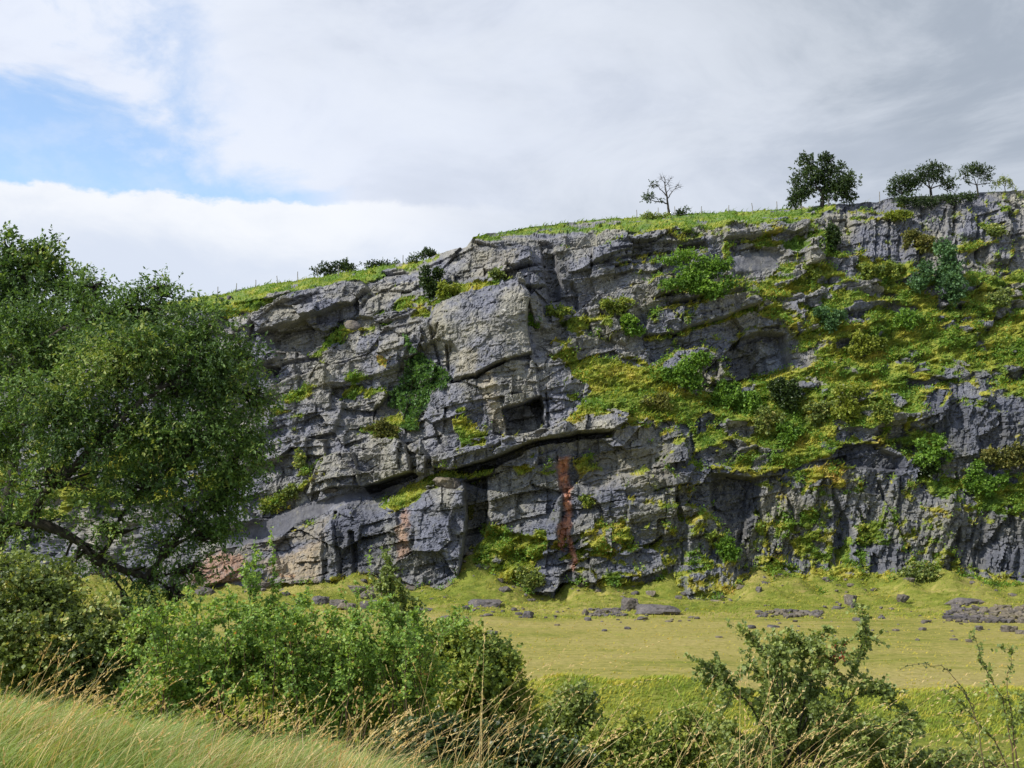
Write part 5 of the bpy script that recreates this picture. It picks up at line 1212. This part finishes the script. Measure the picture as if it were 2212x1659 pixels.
def canes(x0, x1, n, seed, Y, ytop, ybot=1680):
    rng = np.random.default_rng(seed); out = []
    for _ in range(n):
        x = rng.uniform(x0, x1); dx = rng.normal() * 55; t = ytop + rng.random() * 110; yy = Y + rng.normal() * 0.35
        out.append([(x, ybot, yy), (x + dx * 0.3, ybot + (t - ybot) * 0.5, yy), (x + dx * 0.7, t + 10, yy - .1), (x + dx * 1.3, t + rng.uniform(-15, 40), yy - .15)])
    return out
stem_shrub('rose_thicket', 'brown arching canes with small leaves rising through the wild rose thicket', 'bush', foot_at(600, 13.4), canes(320, 950, 58, 5, 13.5, 1290), M_ROSE, M_TWIG, 815, L=0.040, side_n=9, side_len=0.26, leaf_step=0.036, stem_r=0.009, second=2, leafy_from=0.35)
def shoots(name, label, base_x, Y, stems, leaf, seed, **kw):
    return stem_shrub(name, label, 'bush', foot_at(base_x, Y), stems, leaf, M_TWIG, seed, **kw)
shoots('climbing_shoots', 'tall leafy shoots rising from the left of the rose thicket', 545, 14.3, [
    [(560, 1480, 14.3), (552, 1380, 14.3), (540, 1290, 14.3), (545, 1220, 14.3), (552, 1165, 14.4)], [(560, 1460, 14.2), (545, 1350, 14.1), (535, 1260, 14.1), (528, 1200, 14.1)], [(600, 1470, 14.2), (560, 1390, 14.2), (500, 1330, 14.2), (458, 1300, 14.2)],
    [(580, 1470, 14.3), (620, 1380, 14.3), (650, 1335, 14.3), (690, 1320, 14.3)], [(540, 1440, 14.3), (520, 1370, 14.3), (545, 1300, 14.3), (560, 1240, 14.4)], [(565, 1460, 14.4), (585, 1330, 14.4), (592, 1240, 14.5), (588, 1140, 14.5)]], M_ROSE, 811, L=0.040, side_n=16, side_len=0.22, leaf_step=0.028, stem_r=0.009, second=2)
shoots('sapling', 'dark slender-stemmed sapling standing above the right of the rose thicket', 850, 14.6, [
    [(850, 1500, 14.6), (847, 1400, 14.6), (848, 1320, 14.6), (842, 1240, 14.6), (838, 1205, 14.6)], [(862, 1500, 14.6), (868, 1400, 14.6), (872, 1320, 14.7), (866, 1262, 14.7)], [(850, 1440, 14.6), (838, 1350, 14.5), (826, 1290, 14.5), (822, 1250, 14.5)], [(860, 1430, 14.6), (885, 1350, 14.7), (893, 1300, 14.7)]], M_THORN, 812, L=0.045, side_n=22, side_len=0.26, leaf_step=0.03, stem_r=0.010, second=2, leafy_from=0.45)
shoots('thin_shoots', 'sparse thin rose shoots between the two leafy uprights', 740, 14.2, [
    [(760, 1460, 14.2), (758, 1380, 14.2), (745, 1300, 14.2), (735, 1240, 14.3)], [(780, 1450, 14.2), (778, 1360, 14.2), (772, 1290, 14.2), (768, 1255, 14.2)], [(700, 1450, 14.2), (690, 1370, 14.1), (668, 1310, 14.1)], [(810, 1460, 14.2), (800, 1390, 14.2), (798, 1330, 14.2), (800, 1180, 14.2)], [(640, 1440, 14), (646, 1370, 14), (640, 1310, 14)], [(910, 1460, 14), (930, 1400, 14), (945, 1350, 14)]], M_ROSE, 813, L=0.035, side_n=7, side_len=0.14, leaf_step=0.045, stem_r=0.006, second=1)
shoots('thin_shoots', 'sparse reddish shoots at the left end of the rose thicket below the willow', 380, 13.6, [
    [(360, 1480, 13.6), (362, 1400, 13.6), (372, 1340, 13.6), (392, 1290, 13.6)], [(400, 1470, 13.6), (410, 1390, 13.6), (420, 1330, 13.6)], [(330, 1480, 13.6), (335, 1400, 13.6), (345, 1350, 13.6)], [(430, 1470, 13.6), (450, 1400, 13.6), (462, 1350, 13.6)]], M_ROSE, 814, L=0.035, side_n=12, side_len=0.18, leaf_step=0.035, stem_r=0.006, second=2)
crown_plant('thorn_bush', 'rounded yellow-green bush at the right end of the rose thicket', 'bush', foot_at(1020, 19), [
    (990, 1400, 64, 44), (1050, 1425, 64, 52), (1095, 1465, 52, 52), (960, 1450, 80, 66, -.3), (1030, 1490, 90, 70, -.5), (1100, 1530, 52, 46), (980, 1540, 100, 60, -.3), (1070, 1580, 90, 50, -.2), (940, 1390, 44, 40, .2)],
    19, M_GORSE, M_BARK, 805, 3900, 0.20, 9, 0.066, 0.46, 0.05, clumps=12, csize=0.42, droop=0.05, twig_r=0.003, limb_frac=0.3, trunk_name='stem')
crown_plant('thorn_bush', 'small dark bush in the hollow right of the rounded yellow-green one', 'bush', foot_at(1240, 23), [
    (1235, 1515, 38, 34), (1260, 1550, 36, 36), (1215, 1560, 40, 36), (1245, 1590, 52, 30), (1205, 1590, 50, 28)],
    23, M_THORN, M_BARK, 806, 1300, 0.2, 8, 0.075, 0.44, 0.04, clumps=10, droop=0.05, twig_r=0.003, limb_frac=0.3, trunk_name='stem')
crown_plant('bramble', 'low dark bramble patch at the bottom below the rounded bush', 'bush', foot_at(1010, 11), [
    (960, 1600, 90, 46), (1060, 1620, 90, 42), (1150, 1635, 80, 36), (880, 1620, 70, 40), (1220, 1650, 70, 30), (1000, 1655, 160, 30, -.3)],
    11, M_DARKLEAF, M_TWIG, 807, 2300, 0.13, 8, 0.044, 0.48, 0.02, clumps=11, droop=0.1, twig_r=0.002, limb_frac=0.4, trunk_name='stem')
crown_plant('bramble', 'low green scrub along the bottom between the brambles and the hawthorn', 'bush', foot_at(1420, 13), [
    (1330, 1620, 60, 34), (1420, 1600, 60, 40), (1490, 1570, 44, 36), (1500, 1630, 80, 40), (1400, 1655, 120, 30), (1360, 1560, 30, 26)],
    13, M_GORSE, M_TWIG, 808, 1500, 0.16, 8, 0.046, 0.44, 0.02, clumps=10, droop=0.1, twig_r=0.002, limb_frac=0.5, trunk_name='stem')
crown_plant('bramble', 'dense dark undergrowth round the foot of the open hawthorn', 'bush', foot_at(1720, 11.6), [
    (1600, 1640, 70, 34), (1690, 1610, 70, 56), (1780, 1600, 80, 56), (1870, 1620, 80, 40), (1950, 1640, 70, 34), (1730, 1540, 60, 50, .2, .6), (1700, 1470, 50, 46, .2, .35), (2040, 1655, 60, 26), (2120, 1660, 60, 24)],
    11.6, M_THORN, M_TWIG, 809, 2400, 0.14, 8, 0.036, 0.44, 0.02, clumps=14, csize=0.34, droop=0.1, twig_r=0.002, limb_frac=0.4, trunk_name='stem', shell=0.35)
# open hawthorn on the right
H0 = 11.0
root, HP = stem_shrub('hawthorn_bush', 'open hawthorn bush with red berries and arching twigs at lower right', 'bush', foot_at(1715, H0), [
    [(1715, 1690, H0), (1700, 1570, H0), (1682, 1480, H0), (1645, 1405, H0), (1605, 1365, H0)], [(1720, 1690, H0), (1735, 1560, H0), (1765, 1480, H0), (1800, 1415, H0), (1832, 1382, H0 + .1)],
    [(1710, 1690, H0), (1660, 1580, H0 - .1), (1600, 1500, H0 - .2), (1545, 1440, H0 - .2), (1480, 1415, H0 - .2)], [(1725, 1690, H0), (1770, 1570, H0), (1850, 1490, H0), (1920, 1500, H0), (1985, 1560, H0)],
    [(1720, 1690, H0), (1722, 1540, H0 + .1), (1735, 1430, H0 + .1), (1722, 1365, H0 + .1)], [(1735, 1690, H0), (1810, 1600, H0 - .2), (1900, 1560, H0 - .3), (1970, 1590, H0 - .3)], [(1700, 1690, H0), (1640, 1620, H0 + .2), (1580, 1580, H0 + .2), (1530, 1570, H0 + .2)],
    [(1740, 1690, H0), (1800, 1540, H0 + .2), (1850, 1430, H0 + .2), (1872, 1345, H0 + .2)], [(1715, 1690, H0), (1680, 1550, H0 + .2), (1650, 1470, H0 + .3), (1620, 1430, H0 + .3)], [(1730, 1690, H0), (1790, 1640, H0 - .3), (1870, 1630, H0 - .4), (1950, 1650, H0 - .4)], [(1705, 1690, H0), (1630, 1650, H0 - .2), (1560, 1640, H0 - .3)],
    [(1720, 1600, H0), (1745, 1490, H0 - .1), (1775, 1400, H0 - .1), (1770, 1370, H0 - .1)], [(1715, 1600, H0), (1690, 1500, H0 - .2), (1690, 1420, H0 - .2), (1670, 1385, H0 - .2)], [(1720, 1690, H0), (1740, 1620, H0 - .2), (1760, 1560, H0 - .3), (1800, 1520, H0 - .3)], [(1700, 1690, H0), (1690, 1600, H0 - .3), (1660, 1540, H0 - .3)]],
    M_THORN, M_BARK, 821, L=0.038, wid=0.48, side_n=18, side_len=0.30, leaf_step=0.018, stem_r=0.012, second=3, leafy_from=0.25)
rng = np.random.default_rng(3)
sel = HP[(HP[:, 2] > CAM_Z - 1.95)]; ctr = at(1812, 1405, H0)
sel = sel[np.argsort(np.linalg.norm(sel - ctr, axis=1) + rng.random(len(sel)) * 0.25)[:90]]
ico = bmesh.new(); bmesh.ops.create_icosphere(ico, subdivisions=1, radius=0.007); IV = np.array([v.co[:] for v in ico.verts]); IF = np.array([[v.index for v in f.verts] for f in ico.faces]); ico.free()
part('berry_cluster', root, (sel[:, None] + np.array([0, -0.01, -0.012]) + IV[None]).reshape(-1, 3), (IF[None] + (np.arange(len(sel)) * len(IV))[:, None, None]).reshape(-1, 3), M_BERRY, True)['kind'] = 'stuff'
B0 = 10.0
stem_shrub('bramble', 'dark bramble with long bare arching stems at the lower right corner', 'bush', foot_at(2190, B0), [
    [(2190, 1700, B0), (2185, 1590, B0), (2160, 1500, B0), (2125, 1440, B0), (2100, 1360, B0)], [(2195, 1700, B0), (2150, 1600, B0), (2110, 1560, B0), (2068, 1510, B0), (2040, 1490, B0)], [(2200, 1700, B0), (2190, 1580, B0), (2172, 1490, B0), (2190, 1400, B0)], [(2210, 1700, B0), (2225, 1600, B0), (2215, 1540, B0), (2200, 1490, B0)],
    [(2190, 1700, B0), (2140, 1640, B0 - .1), (2080, 1630, B0 - .2), (2000, 1640, B0 - .2)], [(2215, 1700, B0), (2240, 1620, B0), (2260, 1560, B0)], [(2180, 1700, B0), (2130, 1660, B0), (2090, 1600, B0), (2060, 1560, B0)]], M_THORN, M_TWIG, 822, L=0.032, side_n=10, side_len=0.18, leaf_step=0.030, stem_r=0.008, second=2, leafy_from=0.3)
stem_shrub('bramble', 'single bare bramble stem arching left over the meadow from the right corner', 'bush', foot_at(2120, B0 - .2), [
    [(2130, 1700, B0 - .2), (2110, 1540, B0 - .2), (2060, 1450, B0 - .2), (1990, 1430, B0 - .2), (1940, 1450, B0 - .2)], [(2105, 1530, B0 - .2), (2070, 1480, B0 - .2), (2020, 1500, B0 - .2)]], M_DARKLEAF, M_TWIG, 823, L=0.02, side_n=6, side_len=0.06, leaf_step=0.06, stem_r=0.005, second=0)

# ------------------------------------------------------------------ foreground grass
def lean_dir(n, rng, k=0.75): return np.stack([k + 0.35 * rng.normal(size=n), 0.30 * rng.normal(size=n), np.zeros(n)], -1)
def build_grass():
    rng = np.random.default_rng(31); n = 42000
    Y = 4.6 + 6.6 * rng.random(n) ** 0.8; X = (rng.random(n) * 0.80 - 0.60) * Y * 0.97
    keep = rng.random(n) < sstep(X, 0.9, -0.9); X, Y = X[keep], Y[keep]; n = len(X)
    P = np.stack([X, Y, ground_z(X, Y) - 0.01], -1)
    patch = fbm(X / 0.7, Y / 0.7, 3, 33)
    H = (0.16 + 0.22 * rng.random(n)) * (1 + 0.45 * patch)
    tone = np.clip(0.46 + 0.26 * fbm(X / 1.1, Y / 1.6, 3, 37) + 0.20 * rng.normal(size=n) + 0.12 * sstep(Y, 7.0, 9.2), 0, 1)
    ln = lean_dir(n, rng, 0.6); ln[:, 0] += 0.7 * fbm(X / 0.6, Y / 0.8, 3, 41); ln[:, 1] += 0.6 * fbm(X / 0.6, Y / 0.8, 3, 43)
    V, F, t = blades(P, H, ln, 0.4 + 0.8 * rng.random(n), 0.0055 + 0.005 * rng.random(n), rng, 4, tone)
    tag(link('meadow_grass', mesh_np('meadow_grass', V, F, M_GRASS, False, {'v': t})), 'fresh green wind-bent grass at the bottom left', 'grass', None, 'stuff')
build_grass()

def straw(n, rng, X, Y, hgt):
    """flowering stalks: thin stem strips with a feathery head"""
    P = np.stack([X, Y, ground_z(X, Y)], -1); H = hgt * (0.6 + 0.6 * rng.random(n)); ln = lean_dir(n, rng, 0.55); bd = 0.25 + 0.75 * rng.random(n)
    st = rng.integers(1 << 30)
    r1 = np.random.default_rng(st); V, F, t = blades(P, H, ln, bd, 0.0042 + 0.0022 * rng.random(n), r1, 8, 0.25 + 0.6 * rng.random(n))
    tip = V.reshape(n, 9, 2, 3).mean(2); t0 = np.repeat(t.reshape(n, -1)[:, :1], 1, 1)[:, 0]
    hd = []
    m = 14
    u = 0.80 + 0.20 * rng.random((n, m)); i = np.clip((u * 8).astype(int), 0, 7); f = (u * 8 - i)[..., None]
    pt = np.take_along_axis(tip, i[..., None].repeat(3, -1), 1) * (1 - f) + np.take_along_axis(tip, (i + 1)[..., None].repeat(3, -1), 1) * f
    tg = unit(tip[:, 8] - tip[:, 6])[:, None]
    d = unit(tg + rng.normal(size=(n, m, 3)) * 0.28)
    V2, F2 = leaf_quads(pt.reshape(-1, 3), d.reshape(-1, 3), 0.020 + 0.014 * rng.random(n * m), 0.13, rng)
    return np.concatenate([V, V2]), np.concatenate([F, F2 + len(V)]), np.concatenate([t, np.repeat(np.repeat(t0, m), 4)])

rng = np.random.default_rng(91)
CLUMPS = [(50, 8.8, 0.55, 60, 1400, 'tall pale grass stalks waving at the left edge before the dark hedge'), (330, 8.8, 0.8, 60, 1470, 'dry grass stalks in front of the hedge bottom and the left of the rose thicket'), (600, 8.8, 0.7, 70, 1500, 'dry grass stalks below the middle of the rose thicket'),
          (770, 8.2, 0.30, 90, 1515, 'thick straw-coloured tussock at the bottom below the rose thicket'), (985, 8.6, 0.4, 36, 1390, 'tall single grass stalks in front of the rounded bush'), (1330, 8.6, 0.7, 32, 1480, 'sparse straw stalks at the bottom left of the open hawthorn'), (1580, 8.2, 0.45, 62, 1450, 'dense straw stalks at the foot of the open hawthorn'), (1900, 8.6, 0.8, 30, 1560, 'few thin stalks below the open hawthorn to its right'),
          (180, 7.2, 1.0, 70, 1500, 'short dry stalks scattered in the green grass at the bottom left'), (1120, 8.4, 0.6, 36, 1510, 'thin straw stalks before the low dark bramble patch')]
for x, Y, sp, n, h, lab in CLUMPS:
    c = foot_at(x, Y); X = c[0] + rng.normal(size=n) * sp * 0.55; YY = Y + rng.normal(size=n) * 0.35
    root = thing('grass_clump', lab, 'dry grass', c, 'clumps of dry grass in the foreground')
    hh = (float(at(x, h, Y)[2]) - c[2]) / 0.95
    V, F, t = straw(n, rng, X, YY, hh)
    part('stalk_tuft', root, V, F, M_STRAW, False, {'v': t})['kind'] = 'stuff'
    k = n * 3; X = c[0] + rng.normal(size=k) * sp * 0.6; YY = Y + rng.normal(size=k) * 0.35
    V, F, t = blades(np.stack([X, YY, ground_z(X, YY)], -1), 0.22 + 0.2 * rng.random(k), lean_dir(k, rng), 0.6 + 0.6 * rng.random(k), 0.004 + 0.003 * rng.random(k), rng, 4, np.clip(0.75 + 0.2 * rng.normal(size=k), 0, 1))
    part('leaf_tuft', root, V, F, M_GRASS, False, {'v': t})['kind'] = 'stuff'
